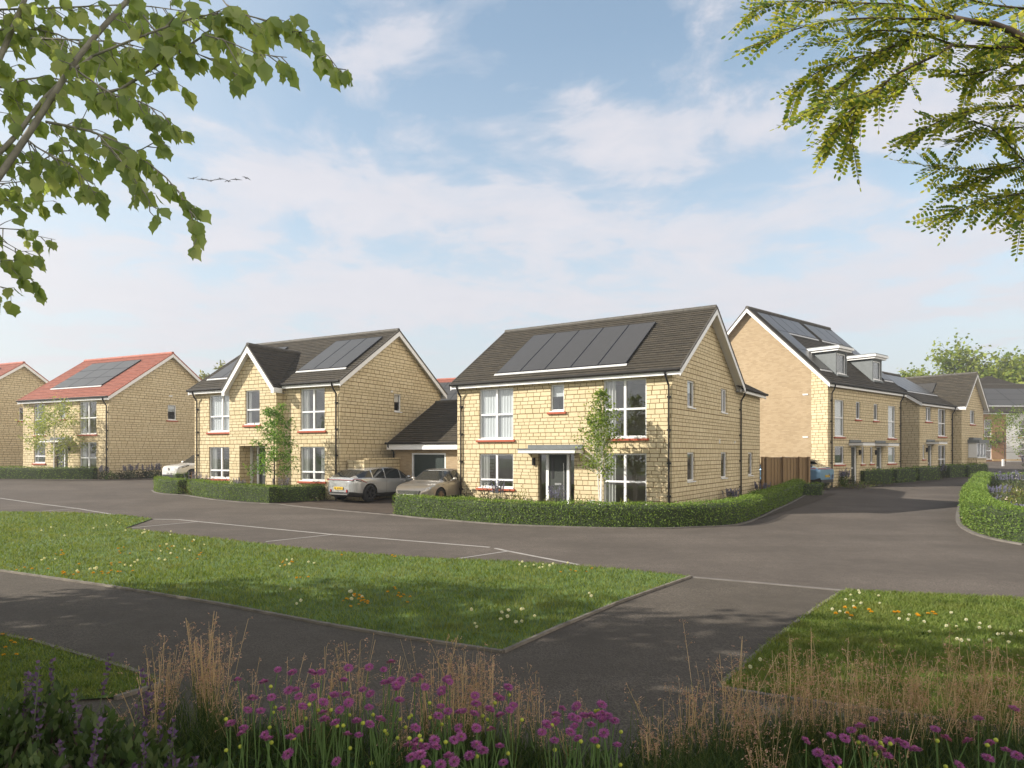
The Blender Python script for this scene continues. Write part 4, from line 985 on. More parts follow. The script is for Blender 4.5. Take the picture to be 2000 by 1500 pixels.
def car(name, label, loc, heading, L, prof, paintm, rim, wheel_x, wheel_r, front, rear, pillars=(), spokes=5, clad=.30, group=None, mirror=.85, glass_z=.10, plate=None):
    h = L / 2
    xs = np.unique(np.concatenate([np.linspace(-h, -h + .35, 9), np.linspace(-h + .35, h - .35, 52), np.linspace(h - .35, h, 9)] + [np.array([p - .035, p + .035]) for p in pillars]))
    def itp(k, x):
        px, pz = zip(*prof[k]); y = np.interp(x, px, pz)
        e = .07 if k != 'bot' else .05       # soften the corners of the profile
        return (np.interp(np.asarray(x) - e, px, pz) + y * 2 + np.interp(np.asarray(x) + e, px, pz)) / 4
    zb, zr, bt, w = itp('belt', xs), itp('roof', xs), itp('bot', xs), itp('w', xs)
    zr = np.maximum(zr, zb + .012)
    def ring(i):
        b, r, t, ww = zb[i], zr[i], bt[i], w[i]; H = b - t; g = r - b
        return [(0, t), (.80*ww, t), (.955*ww, t + .05), (.99*ww, t + .22*H), (1.0*ww, t + .45*H), (.992*ww, t + .68*H), (1.0*ww, t + .80*H), (.985*ww, t + .93*H), (.94*ww, b),
                (.925*ww, b + .06*g), (.84*ww, b + .55*g), (.755*ww, b + .88*g), (.66*ww, b + .975*g), (.35*ww, r + .004), (0, r + .012)]
    R = [ring(i) for i in range(len(xs))]; K = len(R[0])
    full = [[(xs[i], y, z) for y, z in R[i]] + [(xs[i], -y, z) for y, z in R[i][-2:0:-1]] for i in range(len(xs))]; n = len(full[0])
    V = [p for r in full for p in r]; F = []; MI = []
    sl = np.gradient(zr, xs)
    for i in range(len(xs) - 1):
        xm = (xs[i] + xs[i+1]) / 2; gm = min(zr[i] - zb[i], zr[i+1] - zb[i+1]); s = (sl[i] + sl[i+1]) / 2
        for k in range(n):
            F.append((i*n+k, (i+1)*n+k, (i+1)*n+(k+1) % n, i*n+(k+1) % n)); q = k if k < K - 1 else n - 1 - k
            mi = 0
            if q <= 1: mi = 2
            elif q == 2 and clad > .2: mi = 2
            if q in (9, 10) and gm > glass_z and not any(abs(xm - p) < .036 for p in pillars): mi = 1
            if q in (12, 13) and abs(s) > .30 and (zr[i] + zr[i+1] - zb[i] - zb[i+1]) / 2 > .05: mi = 1
            if q == 11 and gm > .1 and abs(s) > .30: mi = 2
            MI.append(mi)
    F.append(tuple(range(n))[::-1]); MI.append(0); F.append(tuple((len(xs)-1)*n + k for k in range(n))); MI.append(0)
    me = bpy.data.meshes.new('shell'); me.from_pydata(V, [], F); me.polygons.foreach_set('material_index', MI)
    for m in (paintm, CARGLASS, CLAD): me.materials.append(m)
    me.update(); ob = bpy.data.objects.new('shell', me); COL.objects.link(ob)
    cut = MB()
    for wx in wheel_x:
        for sd in (-1, 1):
            wy = float(np.interp(wx, xs, w)); r = wheel_r + .045
            M = Matrix.Translation((wx, sd * wy, wheel_r + .01)) @ Matrix.Rotation(PI/2, 4, 'X')
            nn = 30; v = [(r*math.cos(2*PI*k/nn), r*math.sin(2*PI*k/nn), z) for z in (-.29, .29) for k in range(nn)]
            cut.add([tuple(M @ Vector(p)) for p in v], [tuple(range(nn))[::-1], tuple(range(nn, 2*nn))] + [(k, (k+1) % nn, nn + (k+1) % nn, nn + k) for k in range(nn)])
    co = cut.build('arch_cutter', CLAD)
    mo = ob.modifiers.new('b', 'BOOLEAN'); mo.operation = 'DIFFERENCE'; mo.object = co; mo.solver = 'EXACT'; mo.material_mode = 'TRANSFER'
    dg = bpy.context.evaluated_depsgraph_get(); dg.update()
    res = bpy.data.meshes.new_from_object(ob.evaluated_get(dg)); mats = [m for m in res.materials]
    bpy.data.objects.remove(ob); bpy.data.objects.remove(co)
    root = empty(name, loc, heading, label, 'car', group)
    names = {paintm.name: 'body', CARGLASS.name: 'windows', CLAD.name: 'lower_cladding'}; body = None
    for target in (paintm, CARGLASS, CLAD):
        bm = bmesh.new(); bm.from_mesh(res)
        bmesh.ops.delete(bm, geom=[f for f in bm.faces if mats[f.material_index].name != target.name], context='FACES')
        m2 = bpy.data.meshes.new(names[target.name])
        for f in bm.faces: f.material_index = 0; f.smooth = True
        bm.to_mesh(m2); bm.free(); m2.materials.append(target); m2.set_sharp_from_angle(angle=math.radians(38))
        o = bpy.data.objects.new(names[target.name], m2); COL.objects.link(o); o.parent = root
        if target is paintm: body = o
    def surf(x, k):
        i = float(np.interp(x, xs, np.arange(len(xs)))); a = int(min(i, len(xs) - 2)); t = i - a
        kk = int(min(k, K - 2)); u = k - kk; g = lambda j: np.array(R[j][kk]) * (1-u) + np.array(R[j][kk+1]) * u
        y, z = g(a) * (1-t) + g(a+1) * t; return np.array([x, y, z])
    def patch(nm, mat, outline, sides=(1, -1), off=.012):
        """shaped piece lying on the bodywork; outline: (x, ring position) upper row then lower row"""
        for sd in sides:
            m = MB(); up, lo = outline; N = len(up); rows = []
            for row in (up, lo):
                pts = []
                for x, k in row:
                    e = .01; p = surf(x, k); dx = surf(min(x + e, h), k) - surf(max(x - e, -h), k); dk = surf(x, min(k + .1, K - 1.01)) - surf(x, max(k - .1, 0))
                    nv = np.cross(dx, dk); nv /= np.linalg.norm(nv) + 1e-9
                    if nv[1] < 0: nv = -nv
                    q = p + nv * off; pts.append((q[0], q[1] * sd, q[2]))
                rows.append(pts)
            for i in range(N - 1): m.quad(rows[0][i], rows[0][i+1], rows[1][i+1], rows[1][i])
            m.build(nm, mat, root, smooth=True)
    for wx in wheel_x:
        for sd in (-1, 1):
            wy = float(np.interp(wx, xs, w)); wheel(root, wx, sd * (wy - .125), wheel_r, .235, sd, rim, spokes)
    for sd in (-1, 1):
        m = MB(); wy = float(np.interp(mirror, xs, w)); bz = float(np.interp(mirror, xs, zb))
        m.tube([(mirror + .05, sd * wy * .93, bz + .03), (mirror, sd * (wy + .06), bz + .06)], .02, 6)
        M = Matrix.Translation((mirror - .02, sd * (wy + .13), bz + .10)) @ Matrix.Diagonal((.075, .115, .07, 1))
        m.lathe([(math.sin(a), -math.cos(a)) for a in np.linspace(.01, PI - .01, 8)], 12, M); m.build('door_mirror', paintm, root, smooth=True)
        mh = MB()
        for hx in pillars[:2]:
            p = surf(hx + .30, 6.6); mh.box((hx + .20, min(sd * p[1], sd * (p[1] + .035)), p[2] - .018), (hx + .42, max(sd * p[1], sd * (p[1] + .035)), p[2] + .012))
        if mh.n: mh.build('door_handle', paintm, root)
        s = MB()
        for px in pillars[:2]:      # shut lines of the doors
            a = [surf(px, k) for k in np.linspace(2.6, 8.0, 10)]
            for p, q in zip(a, a[1:]): s.add([(p[0] - .006, sd*(p[1] + .003), p[2]), (p[0] + .006, sd*(p[1] + .003), p[2]), (q[0] + .006, sd*(q[1] + .003), q[2]), (q[0] - .006, sd*(q[1] + .003), q[2])], [(0, 1, 2, 3)])
        s.build('shut_line', CLAD, root)
    def endbox(nm, mat, x, y0, y1, z0, z1, th=.03, parent=None):
        m = MB(); m.box((min(x, x + th), y0, z0), (max(x, x + th), y1, z1)); return m.build(nm, mat, parent or root)
    for fn in (front, rear):
        if fn: fn(root, patch, endbox, surf, h)
    return root

def number_plate(root, x, z, out, mat, w=.50):
    m = MB(); m.box((min(x, x + out*.02), -w/2, z - .055), (max(x, x + out*.02), w/2, z + .055)); o = m.build('number_plate', mat, root)
    c = MB(); xx = x + out * .022; k = -w/2 + .05
    for i, g in enumerate((.050, .050, .050, .050, .085, .05, .05)):
        c.box((min(xx, xx + out*.002), k, z - .034), (max(xx, xx + out*.002), k + .036, z + .034))
        k += g + .008
    c.build('plate_characters', CLAD, o)

SILVER = paint('silver_paint', (.56, .57, .58), .6, .2); BEIGE = paint('champagne_paint', (.34, .31, .27), .6, .28); CWHITE = paint('pearl_white_paint', (.72, .71, .69), .1, .25); BLUE = paint('sky_blue_paint', (.16, .30, .46), .45, .28)

# silver crossover seen from behind
def ev_rear(root, patch, endbox, surf, h):
    x = -h
    side = [surf(x + a_, k_) for a_, k_ in ((.14, 7.7), (.26, 7.35), (.42, 6.7), (.56, 6.1), (.68, 5.7))]
    half = [Vector((p[0] - .01, p[1] + .008, p[2])) for p in side]; mid = [Vector((x - .01 + .05 * t * t, t * half[0].y * .96, .955 + .012 * (1 - t * t))) for t in np.linspace(-1, 1, 15)]
    m = MB(); m.tube([Vector((p.x, -p.y, p.z)) for p in half[::-1]] + mid + half, .015, 6); m.build('rear_light_strip', LAMP_R, root)
    patch('rear_light', LAMP_R, ([(x + .40, 6.8), (x + .55, 6.15), (x + .68, 5.75)], [(x + .40, 6.5), (x + .55, 5.95), (x + .68, 5.65)]))
    patch('rear_light_surround', CLAD, ([(x + .10, 7.2), (x + .22, 6.95), (x + .42, 6.3)], [(x + .10, 6.6), (x + .2, 6.4), (x + .38, 6.0)]))
    endbox('tailgate_panel', 'paint', x - .0, -.46, .46, .68, .84, -.010); number_plate(root, x - .03, .60, -1, PLATE_Y)
    endbox('bumper_insert', CLAD, x + .02, -.50, .50, .30, .44, -.04); endbox('bumper_trim', CHROME, x - .022, -.52, .52, .32, .36, -.02)
    for s in (-1, 1): endbox('reflector', LAMP_R, x - .02, s * .47 - .03, s * .47 + .03, .43, .55, -.015)
    m = MB(); m.prism([(-.6, -.012, 1.48), (-.42, -.012, 1.49), (-.60, -.012, 1.55)], (0, .024, 0)); m.build('aerial_fin', CLAD, root)
ev = dict(belt=[(-2.34,.86),(-2.27,1.02),(-1.95,1.05),(-1.0,1.00),(0,.94),(.9,.94),(1.35,.93),(1.9,.82),(2.2,.70),(2.34,.58)],
          roof=[(-2.34,.88),(-2.27,1.04),(-2.12,1.11),(-1.55,1.37),(-1.0,1.47),(-.1,1.515),(.35,1.475),(.62,1.40),(1.35,.97),(1.9,.84),(2.2,.71),(2.34,.59)],
          bot=[(-2.34,.32),(-2.1,.22),(-1.5,.18),(1.5,.18),(2.15,.22),(2.34,.32)], w=[(-2.34,.50),(-2.30,.68),(-2.2,.81),(-2.0,.90),(-1.4,.95),(0,.925),(1.4,.935),(1.9,.86),(2.2,.72),(2.34,.52)])
V1 = (-U1[1], U1[0]); hv = math.atan2(V1[1], V1[0])
_car0 = car
def car(name, label, loc, heading, L, prof, paintm, *a, **k):
    f, r = k.pop('front'), k.pop('rear')
    wrap = lambda fn: (lambda root, patch, endbox, surf, h: fn(root, patch, (lambda nm, mat, *q, **kw: endbox(nm, paintm if mat == 'paint' else mat, *q, **kw)), surf, h)) if fn else None
    return _car0(name, label, loc, heading, L, prof, paintm, *a, front=wrap(f), rear=wrap(r), **k)

def zat(p): return (p[0], p[1], float(ground_z(p[0], p[1])) + .012)
evp = (-6.0, 30.55)
ev_car = car('parked_car', 'silver electric crossover parked nose in on the driveway, seen from behind with yellow number plate', zat(evp), hv + .03, 4.68, ev, SILVER, RIM, (-1.45, 1.45), .375, front=None, rear=ev_rear, pillars=(-.45, .55, -1.25), spokes=5)

ev_car.scale = (1, 1, .955)

# champagne saloon facing the road
def saloon_front(root, patch, endbox, surf, h):
    x = h
    patch('headlight', LAMP_W, ([(x - .13, 7.6), (x - .3, 7.9), (x - .62, 7.9)], [(x - .10, 6.2), (x - .3, 6.5), (x - .56, 7.3)]))
    m = MB(); m.prism([(x - .02, -.56, .60), (x - .02, .56, .60), (x - .02, .42, .36), (x - .02, -.42, .36)], (.045, 0, 0)); o = m.build('grille', CLAD, root)
    m = MB()
    for z in (.42, .47, .52, .57): m.box((x + .026, -.46 - (z - .42) * .4, z - .008), (x + .034, .46 + (z - .42) * .4, z + .008))
    m.build('grille_bars', CHROME, o); number_plate(root, x + .035, .40, 1, PLATE_W)
    endbox('lower_grille', CLAD, x - .05, -.55, .55, .20, .30, .06)
    for s in (-1, 1): endbox('fog_light_recess', CLAD, x - .16, s * .60 - .10, s * .60 + .10, .26, .42, .06)
sal = dict(belt=[(-2.35,.84),(-2.25,.95),(-1.7,.98),(0,.93),(.8,.92),(1.2,.90),(1.7,.83),(2.1,.73),(2.3,.64),(2.35,.56)],
           roof=[(-2.35,.85),(-2.25,.96),(-1.75,1.02),(-1.05,1.34),(-.4,1.43),(.1,1.43),(.42,1.36),(1.2,.93),(1.7,.85),(2.1,.745),(2.3,.65),(2.35,.57)],
           bot=[(-2.35,.36),(-2.1,.24),(-1.5,.17),(1.5,.17),(2.15,.18),(2.35,.22)], w=[(-2.35,.72),(-2.2,.84),(-1.9,.90),(0,.92),(1.5,.915),(1.9,.88),(2.15,.80),(2.28,.70),(2.35,.58)])
car('parked_car', 'champagne grey saloon facing the road between the silver car and the central house', zat((-3.0, 29.2)), hv + PI + .10, 4.7, sal, BEIGE, RIM_B, (-1.4, 1.42), .335, front=saloon_front, rear=None, pillars=(-.15, .85, -1.1), spokes=10, mirror=.62)

# white sport utility car behind the gabled house
def suv_front(root, patch, endbox, surf, h):
    x = h
    patch('headlight', CARGLASS, ([(x - .10, 7.5), (x - .3, 7.85), (x - .70, 7.9)], [(x - .08, 6.1), (x - .3, 6.3), (x - .62, 6.9)])); patch('lamp_strip', LAMP_W, ([(x - .13, 7.2), (x - .34, 7.4)], [(x - .13, 6.8), (x - .34, 7.0)]), off=.016)
    m = MB(); m.box((x - .02, -.58, .62), (x + .02, .58, .84)); o = m.build('grille', CWHITE, root)
    m = MB(); m.tube([(x + .03, .05, .70), (x + .03, -.05, .80)], .012, 6); m.lathe([(.065, -.012), (.085, 0), (.065, .012)], 16, Matrix.Translation((x + .03, 0, .75)) @ Matrix.Rotation(PI/2, 4, 'Y')); m.build('badge', CLAD, o)
    endbox('bumper_insert', CLAD, x - .06, -.62, .62, .24, .44, .07); number_plate(root, x + .02, .52, 1, PLATE_W)
suv = dict(belt=[(-2.2,.92),(-2.1,1.05),(-1,1.07),(0,1.05),(.7,1.04),(1.2,1.02),(1.8,.96),(2.1,.90),(2.2,.78)],
           roof=[(-2.2,.95),(-2.1,1.2),(-1.75,1.55),(-1.0,1.64),(-.1,1.65),(.28,1.58),(1.02,1.08),(1.3,1.03),(1.8,.975),(2.1,.91),(2.2,.79)],
           bot=[(-2.2,.42),(-2.0,.3),(-1.4,.23),(1.4,.23),(2.05,.25),(2.2,.34)], w=[(-2.2,.78),(-2.05,.88),(-1.6,.93),(0,.93),(1.4,.93),(1.9,.88),(2.12,.78),(2.2,.66)])
V2 = (-U2[1], U2[0])
car('parked_car', 'white sport utility car facing forward, half hidden by the gabled house corner', zat((-18.6, 41.2)), math.atan2(V2[1], V2[0]) + PI - .05, 4.4, suv, CWHITE, RIM_B, (-1.33, 1.35), .36, front=suv_front, rear=None, pillars=(-.25, .72, -1.15), spokes=5, mirror=.7)

# blue coupe-backed sport utility behind the fence
def blue_rear(root, patch, endbox, surf, h):
    x = -h
    patch('rear_light', LAMP_R, ([(x + .06, 7.9), (x + .25, 7.9), (x + .60, 7.3)], [(x + .06, 7.3), (x + .25, 7.1), (x + .58, 7.1)]))
    m = MB(); m.tube([(x + .03 + .08 * abs(t) ** 3, t * .78, 1.04 + .02 * abs(t)) for t in np.linspace(-1, 1, 15)], .03, 6); m.build('rear_light_strip', LAMP_R, root)
    number_plate(root, x - .012, .66, -1, PLATE_Y); endbox('diffuser', CLAD, x + .04, -.72, .72, .32, .48, -.06)
    m = MB(); m.prism([(-1.36, -.64, 1.52), (-1.36, .64, 1.52), (-1.80, .56, 1.43), (-1.80, -.56, 1.43)], (0, 0, .022)); m.build('spoiler', CLAD, root)
cp = dict(belt=[(-2.45,.96),(-2.38,1.06),(-1.9,1.12),(-1,1.10),(0,1.05),(.9,1.03),(1.4,1.0),(2.0,.90),(2.35,.76),(2.45,.64)],
          roof=[(-2.45,.97),(-2.38,1.07),(-2.2,1.13),(-1.5,1.47),(-.8,1.62),(-.1,1.67),(.3,1.62),(.6,1.52),(1.35,1.06),(2.0,.92),(2.35,.77),(2.45,.65)],
          bot=[(-2.45,.46),(-2.2,.32),(-1.6,.25),(1.5,.25),(2.2,.27),(2.45,.36)], w=[(-2.45,.80),(-2.35,.90),(-2.05,.97),(-1.5,1.0),(0,.96),(1.5,.97),(2.0,.90),(2.3,.76),(2.45,.58)])
VT = (-UT[1], UT[0])
car('parked_car', 'sky blue coupe backed car parked beside the tall buff brick gable behind the fence', zat((15.1, 38.06)), math.atan2(VT[1], VT[0]) + .02, 4.9, cp, BLUE, RIM, (-1.5, 1.5), .39, front=None, rear=blue_rear, pillars=(-.4, .6, -1.35), spokes=5)
# ------------------------------------------------------------------ trees
def leaf_mesh(name, P, D, N, S, W, mat, parent):
    V, F = quads_from(np.array(P), np.array(D), np.array(S), np.array(W), np.array(N)); return np_mesh(name, V, F, mat, parent)

def tree(name, label, base, H, clear, R, shape, nbr, leafm, barkm, leaf=.07, per=16, trunk_r=.04, rise=.5, droop=0., twigs=5, group=None, rng=None, stems=1, lean=(0, 0), wsp=.55, scatter=.14):
    """trunk with limbs (one mesh) and a crown of separate leaves on twigs"""
    rg = np.random.default_rng(rng or 1); z0 = float(ground_z(base[0], base[1]))
    root = empty(name, (base[0], base[1], z0), 0, label, 'tree', group)
    w = MB(); P = []; Dn = []
    for s in range(stems):
        a0 = 2 * PI * s / max(1, stems) + .6; off = .0 if s == 0 else .22
        tr = [np.array([math.cos(a0)*off*t**.7 + lean[0]*t + rg.normal(0, .012)*H*.3*t, math.sin(a0)*off*t**.7 + lean[1]*t + rg.normal(0, .012)*H*.3*t, H * t * (1 if s == 0 else .8)]) for t in np.linspace(0, 1, 9)]
        tr[0][2] = -.1; rr = [trunk_r * (1 if s == 0 else .6) * (1 - .86 * t) for t in np.linspace(0, 1, 9)]
        w.tube(tr, rr, 8)
        ta = np.array(tr)
        nb = nbr if s == 0 else nbr // 2
        for i in range(nb):
            t = clear + (1 - clear) * ((i + rg.random() * .8) / nb) ** .9
            if t > .985: continue
            p = np.array([np.interp(t, np.linspace(0, 1, 9), ta[:, k]) for k in range(3)])
            az = i * 2.399 + rg.normal(0, .4); u = (t - clear) / (1 - clear); ln = R * shape(u) * rg.uniform(.7, 1.12)
            up = rise * (.6 + .8 * u); d = np.array([math.cos(az), math.sin(az), up]); d /= np.linalg.norm(d)
            pts = [p]; q = p.copy(); dd = d.copy()
            for k in range(4):
                dd = dd + rg.normal(0, .16, 3) + np.array([0, 0, -droop * (k + 1) * .3]); dd /= np.linalg.norm(dd); q = q + dd * ln / 4; pts.append(q.copy())
            r0 = trunk_r * (1 - .8 * t) * .45; w.tube(pts, [r0, r0*.8, r0*.6, r0*.4, r0*.2], 5, False)
            for k in range(twigs):
                f = rg.uniform(.25, 1.0); c = pts[min(3, int(f*4))] * (1 - (f*4 % 1)) + pts[min(4, int(f*4) + 1)] * (f*4 % 1)
                td = dd * .5 + rg.normal(0, .55, 3) + np.array([0, 0, .12 - droop * .5]); td /= np.linalg.norm(td); tl = ln * rg.uniform(.18, .42) + leaf
                e = c + td * tl; w.tube([c, (c + e) / 2 + rg.normal(0, .02, 3) * tl, e], [r0*.35, r0*.25, r0*.12], 4, False)
                n = max(2, int(per * rg.uniform(.6, 1.3)))
                for j in range(n):
                    g = rg.random() ** .7; P.append(c + (e - c) * g + rg.normal(0, scatter * ln * .35 + leaf * .45, 3)); v = td * .4 + rg.normal(0, .6, 3) + np.array([0, 0, -.25]); Dn.append(v / np.linalg.norm(v))
    w.build('trunk', barkm, root, smooth=True)
    n = len(P); N = rg.normal(0, .5, (n, 3)) + np.array([0, 0, .8]); S = leaf * rg.uniform(.65, 1.35, n)
    leaf_mesh('crown', P, Dn, N, S, S * wsp, leafm, root)
    return root
BIRCH_L = foliage('birch_leaf', [(.09, .16, .026), (.17, .26, .045), (.30, .38, .08)], .5)
MAPLE_L = foliage('young_tree_leaf', [(.07, .155, .026), (.12, .25, .04), (.20, .35, .07)], .45)
PALE_L = foliage('pale_leaf', [(.20, .26, .08), (.30, .36, .14), (.42, .46, .22)], .45)
FAR_L = foliage('far_tree_leaf', [(.11, .165, .026), (.18, .25, .04), (.28, .34, .065), (.34, .38, .10)], .45)
POP_L = foliage('poplar_leaf', [(.16, .18, .06), (.24, .26, .10), (.30, .31, .15)], .4)
tree('birch_tree', 'slender young birch with white bark in front of the central house', on_house(h1, 7.38, -1.35), 4.2, .36, .80, lambda u: .35 + .95 * math.sin(PI * min(1, u * .9 + .12)) * (1 - .45 * u), 40, BIRCH_L, BIRCH, leaf=.088, per=12, trunk_r=.05, rise=.85, twigs=4, rng=5, stems=3, wsp=.75)
tree('young_tree', 'slim young tree with layered bright green leaves before the gabled house', (-10.15, 29.15), 4.0, .28, .95, lambda u: 1.0 - .55 * u + .1 * math.sin(u * 19), 30, MAPLE_L, BARK_D, leaf=.115, per=19, trunk_r=.045, rise=.18, droop=.1, twigs=6, rng=9, wsp=.42)
tree('young_tree', 'pale leaved young tree in front of the red roofed house', (-28.3, 42.2), 4.1, .34, 1.75, lambda u: .45 + .65 * math.sin(PI * (u * .8 + .1)), 30, PALE_L, BIRCH, leaf=.14, per=24, trunk_r=.055, rise=.35, twigs=5, rng=4, wsp=.5)
tree('poplar_tree', 'pale poplar top farther left behind the gabled house', (-31.4, 70), 8.7, .2, 1.0, lambda u: 1.0 - .7 * u, 40, POP_L, BARK, leaf=.36, per=10, trunk_r=.16, rise=1.6, rng=12)
tree('poplar_tree', 'taller pale poplar top just left of the gabled house ridge', (-29.5, 70), 9.6, .2, 1.1, lambda u: 1.0 - .7 * u, 44, POP_L, BARK, leaf=.36, per=10, trunk_r=.18, rise=1.6, rng=13)
sh = lambda u: .55 + .6 * math.sin(PI * min(1, u * .75 + .2))
tree('broadleaf_tree', 'small distant green tree showing above the solar panels of the cross gabled house', (47.9, 82), 9.4, .3, 2.2, sh, 34, FAR_L, BARK_D, leaf=.42, per=9, trunk_r=.2, rise=.8, twigs=6, rng=21, wsp=.7)
tree('broadleaf_tree', 'tall spreading green tree behind the cross gabled house on the right', (57.6, 88), 11.9, .22, 5.0, sh, 62, FAR_L, BARK_D, leaf=.46, per=10, trunk_r=.32, rise=.75, twigs=7, rng=22, wsp=.75)
tree('broadleaf_tree', 'full green tree behind the apartment roof at the right edge', (65.8, 88), 11.2, .15, 5.0, sh, 70, FAR_L, BARK_D, leaf=.46, per=12, trunk_r=.32, rise=.7, twigs=7, rng=23, wsp=.75)
tree('broadleaf_tree', 'dense lower green tree between the two tall trees behind the apartments', (60.8, 84), 9.4, .12, 4.0, sh, 70, FAR_L, BARK_D, leaf=.44, per=13, trunk_r=.3, rise=.6, twigs=7, rng=24, wsp=.75)
tree('street_tree', 'small leafy street tree in front of the white apartment wall', (48.0, 66.5), 4.7, .25, 1.9, sh, 28, BIRCH_L, BARK_D, leaf=.2, per=10, trunk_r=.06, rise=.5, twigs=5, rng=31)
tree('street_tree', 'street tree cut by the right edge before the apartment block', (50.6, 65.2), 6.2, .3, 1.9, sh, 26, BIRCH_L, BARK_D, leaf=.2, per=9, trunk_r=.08, rise=.5, twigs=5, rng=32, lean=(.4, 0))

# ------------------------------------------------------------------ far apartment block
ha = house('apartment_block', (48.6, 73.5), unit(1, .04), 1.36, 'far two storey apartment block of orange brick and white render with dark roof')
RENDER = plain('white_render', (.74, .74, .71), .9, var=.06, scale=1)
hf = [(2.3, 2.62, 3.15, 4.45), (2.3, .2, 3.15, 1.9), (6.2, 2.6, 7.5, 4.4), (6.2, .6, 7.5, 1.9), (10, 2.6, 11.3, 4.4), (10, .6, 11.3, 1.9)]
MA = {}; wmb = MB()
MA = wall_M('f', 22, 10, I4)
pierced(wmb, MA, 0, 4.75, -.8, 5.2, hf, 0, 0); pierced(wmb, MA, 4.75, 22, -.8, 5.2, hf, 0, 1)
for s in 'rlb': pierced(wmb, wall_M(s, 22, 10, I4), 0, 22 if s == 'b' else 10, -.8, 5.2, [], 0, 0)
block(ha, I4, 22, 10, 5.25, 8.75, skip='frlb', ov=(.2, .2), barge='', wmb=wmb)
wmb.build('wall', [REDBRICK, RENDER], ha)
for h in hf: window(ha, MA, *h, tran=[(h[1] + h[3]) / 2] if h[1] != .2 else [1.1], sill=h[0] > 5, curtain='left')
solar(ha, I4, 10, 5.25, 8.75, .25, 1.2, 17.2, 1.3, 5.2, 6, 3)
rb = MB()
for sx in (3.25, 4.1): rb.box((sx - .02, -.5, 2.1), (sx + .02, -.46, 3.1))
for k in range(15): rb.box((2.1 + k * .15, -.5, 2.14), (2.12 + k * .15, -.48, 3.06))
rb.box((2.05, -.52, 3.062), (4.3, -.46, 3.11)); rb.box((2.05, -.55, 2.0), (4.3, -.003, 2.1)); rb.build('balcony', BLACKP, ha)
hp = MB(); c = (8.2, 7.2, 10.0); q = [(1.8, 3.3, 7.6), (12.6, 3.3, 7.6), (14.0, 13.5, 7.6), (3.2, 13.5, 7.6)]
for i in range(4): slope(hp, q[i], q[(i+1) % 4], c, (c[0] + .01, c[1], c[2]))
hp.build('hip_roof', SLATE, ha)

# ------------------------------------------------------------------ birds
FEATHER = plain('grey_feathers', (.10, .10, .10), .8)
def bird(px, py, D, span, dih, roll, yaw, label):
    p = at(px, py, D); m = MB()
    m.lathe([(.0, -.20), (.035, -.15), (.055, -.03), (.05, .07), (.03, .14), (.036, .18), (.022, .22), (.004, .28)], 8, Matrix.Rotation(PI/2, 4, 'X'))
    m.prism([(-.01, -.18, .0), (.01, -.18, 0), (.05, -.30, 0), (-.05, -.30, 0)], (0, 0, .008))
    for s in (-1, 1):
        s2 = span / 2; a, b = dih
        e1 = Vector((s * s2 * .45 * math.cos(a), .03, s2 * .45 * math.sin(a))); e2 = e1 + Vector((s * s2 * .55 * math.cos(b), -.06, s2 * .55 * math.sin(b)))
        m.prism([(0, .09, .01), (e1.x, .11, e1.z), (e1.x, -.05, e1.z), (0, -.07, .01)], (0, 0, .018)); m.prism([(e1.x, .11, e1.z), (e2.x, -.02, e2.z), (e2.x, -.06, e2.z), (e1.x, -.05, e1.z)], (0, 0, .012))
    o = m.build('bird', FEATHER); o.location = p; o.rotation_euler = (0, roll, yaw); tag(o, label, 'bird', 'birds flying in a line')
for (px, py, s, d, r, y, l) in ((378, 348.5, 1.0, (.15, .35), -.35, .5, 'leftmost bird of the flock, one wing raised steeply'), (395.5, 350.5, 1.05, (.02, -.05), -.02, .2, 'second bird from the left, wings held flat'), (412, 353.5, 1.0, (.2, .35), -.25, .4, 'third bird from the left, wings in a V'), (430.5, 349.5, 1.05, (-.05, -.35), -.1, .1, 'middle bird of the line, wing tips bent down'), (446, 354, .8, (.35, -.9), .05, 0, 'lowest bird of the flock, wings hooked sharply down'), (461.5, 350.5, 1.05, (.0, -.18), .0, .1, 'second bird from the right, long wings gently arched'), (481, 348, .85, (.3, -.5), .15, .7, 'rightmost and highest bird of the flock')):
    bird(px, py, 62, s, d, r, y, l)

# ------------------------------------------------------------------ lawn grass and dandelions
def in_poly(P, poly):
    x, y = P[:, 0], P[:, 1]; c = np.zeros(len(P), bool); n = len(poly)
    for i in range(n):
        (x1, y1), (x2, y2) = poly[i], poly[(i + 1) % n]
        if y1 == y2: continue
        hit = ((y1 > y) != (y2 > y)) & (x < (x2 - x1) * (y - y1) / (y2 - y1) + x1); c ^= hit
    return c
def blades(name, P, h, w, lean, mat, bend=.35, parent=None):
    n = len(P); a = RNG.uniform(0, 2*PI, n); side = np.stack([np.cos(a), np.sin(a), np.zeros(n)], 1); la = RNG.uniform(0, 2*PI, n); lv = np.stack([np.cos(la), np.sin(la), np.zeros(n)], 1) * (lean * h)[:, None]
    up = np.array([0, 0, 1.0]); mid = P + lv * .35 + up * (h * .55)[:, None]; tip = P + lv * (1 + bend) + up * h[:, None]
    V = np.stack([P - side * (w/2)[:, None], P + side * (w/2)[:, None], mid + side * (w*.4)[:, None], tip, mid - side * (w*.4)[:, None]], 1).reshape(-1, 3)
    F = (np.arange(n) * 5)[:, None, None] + np.array([[0, 1, 2], [0, 2, 4], [4, 2, 3]])[None]; F = F.reshape(-1, 3)
    return np_mesh(name, V, F, mat, parent)
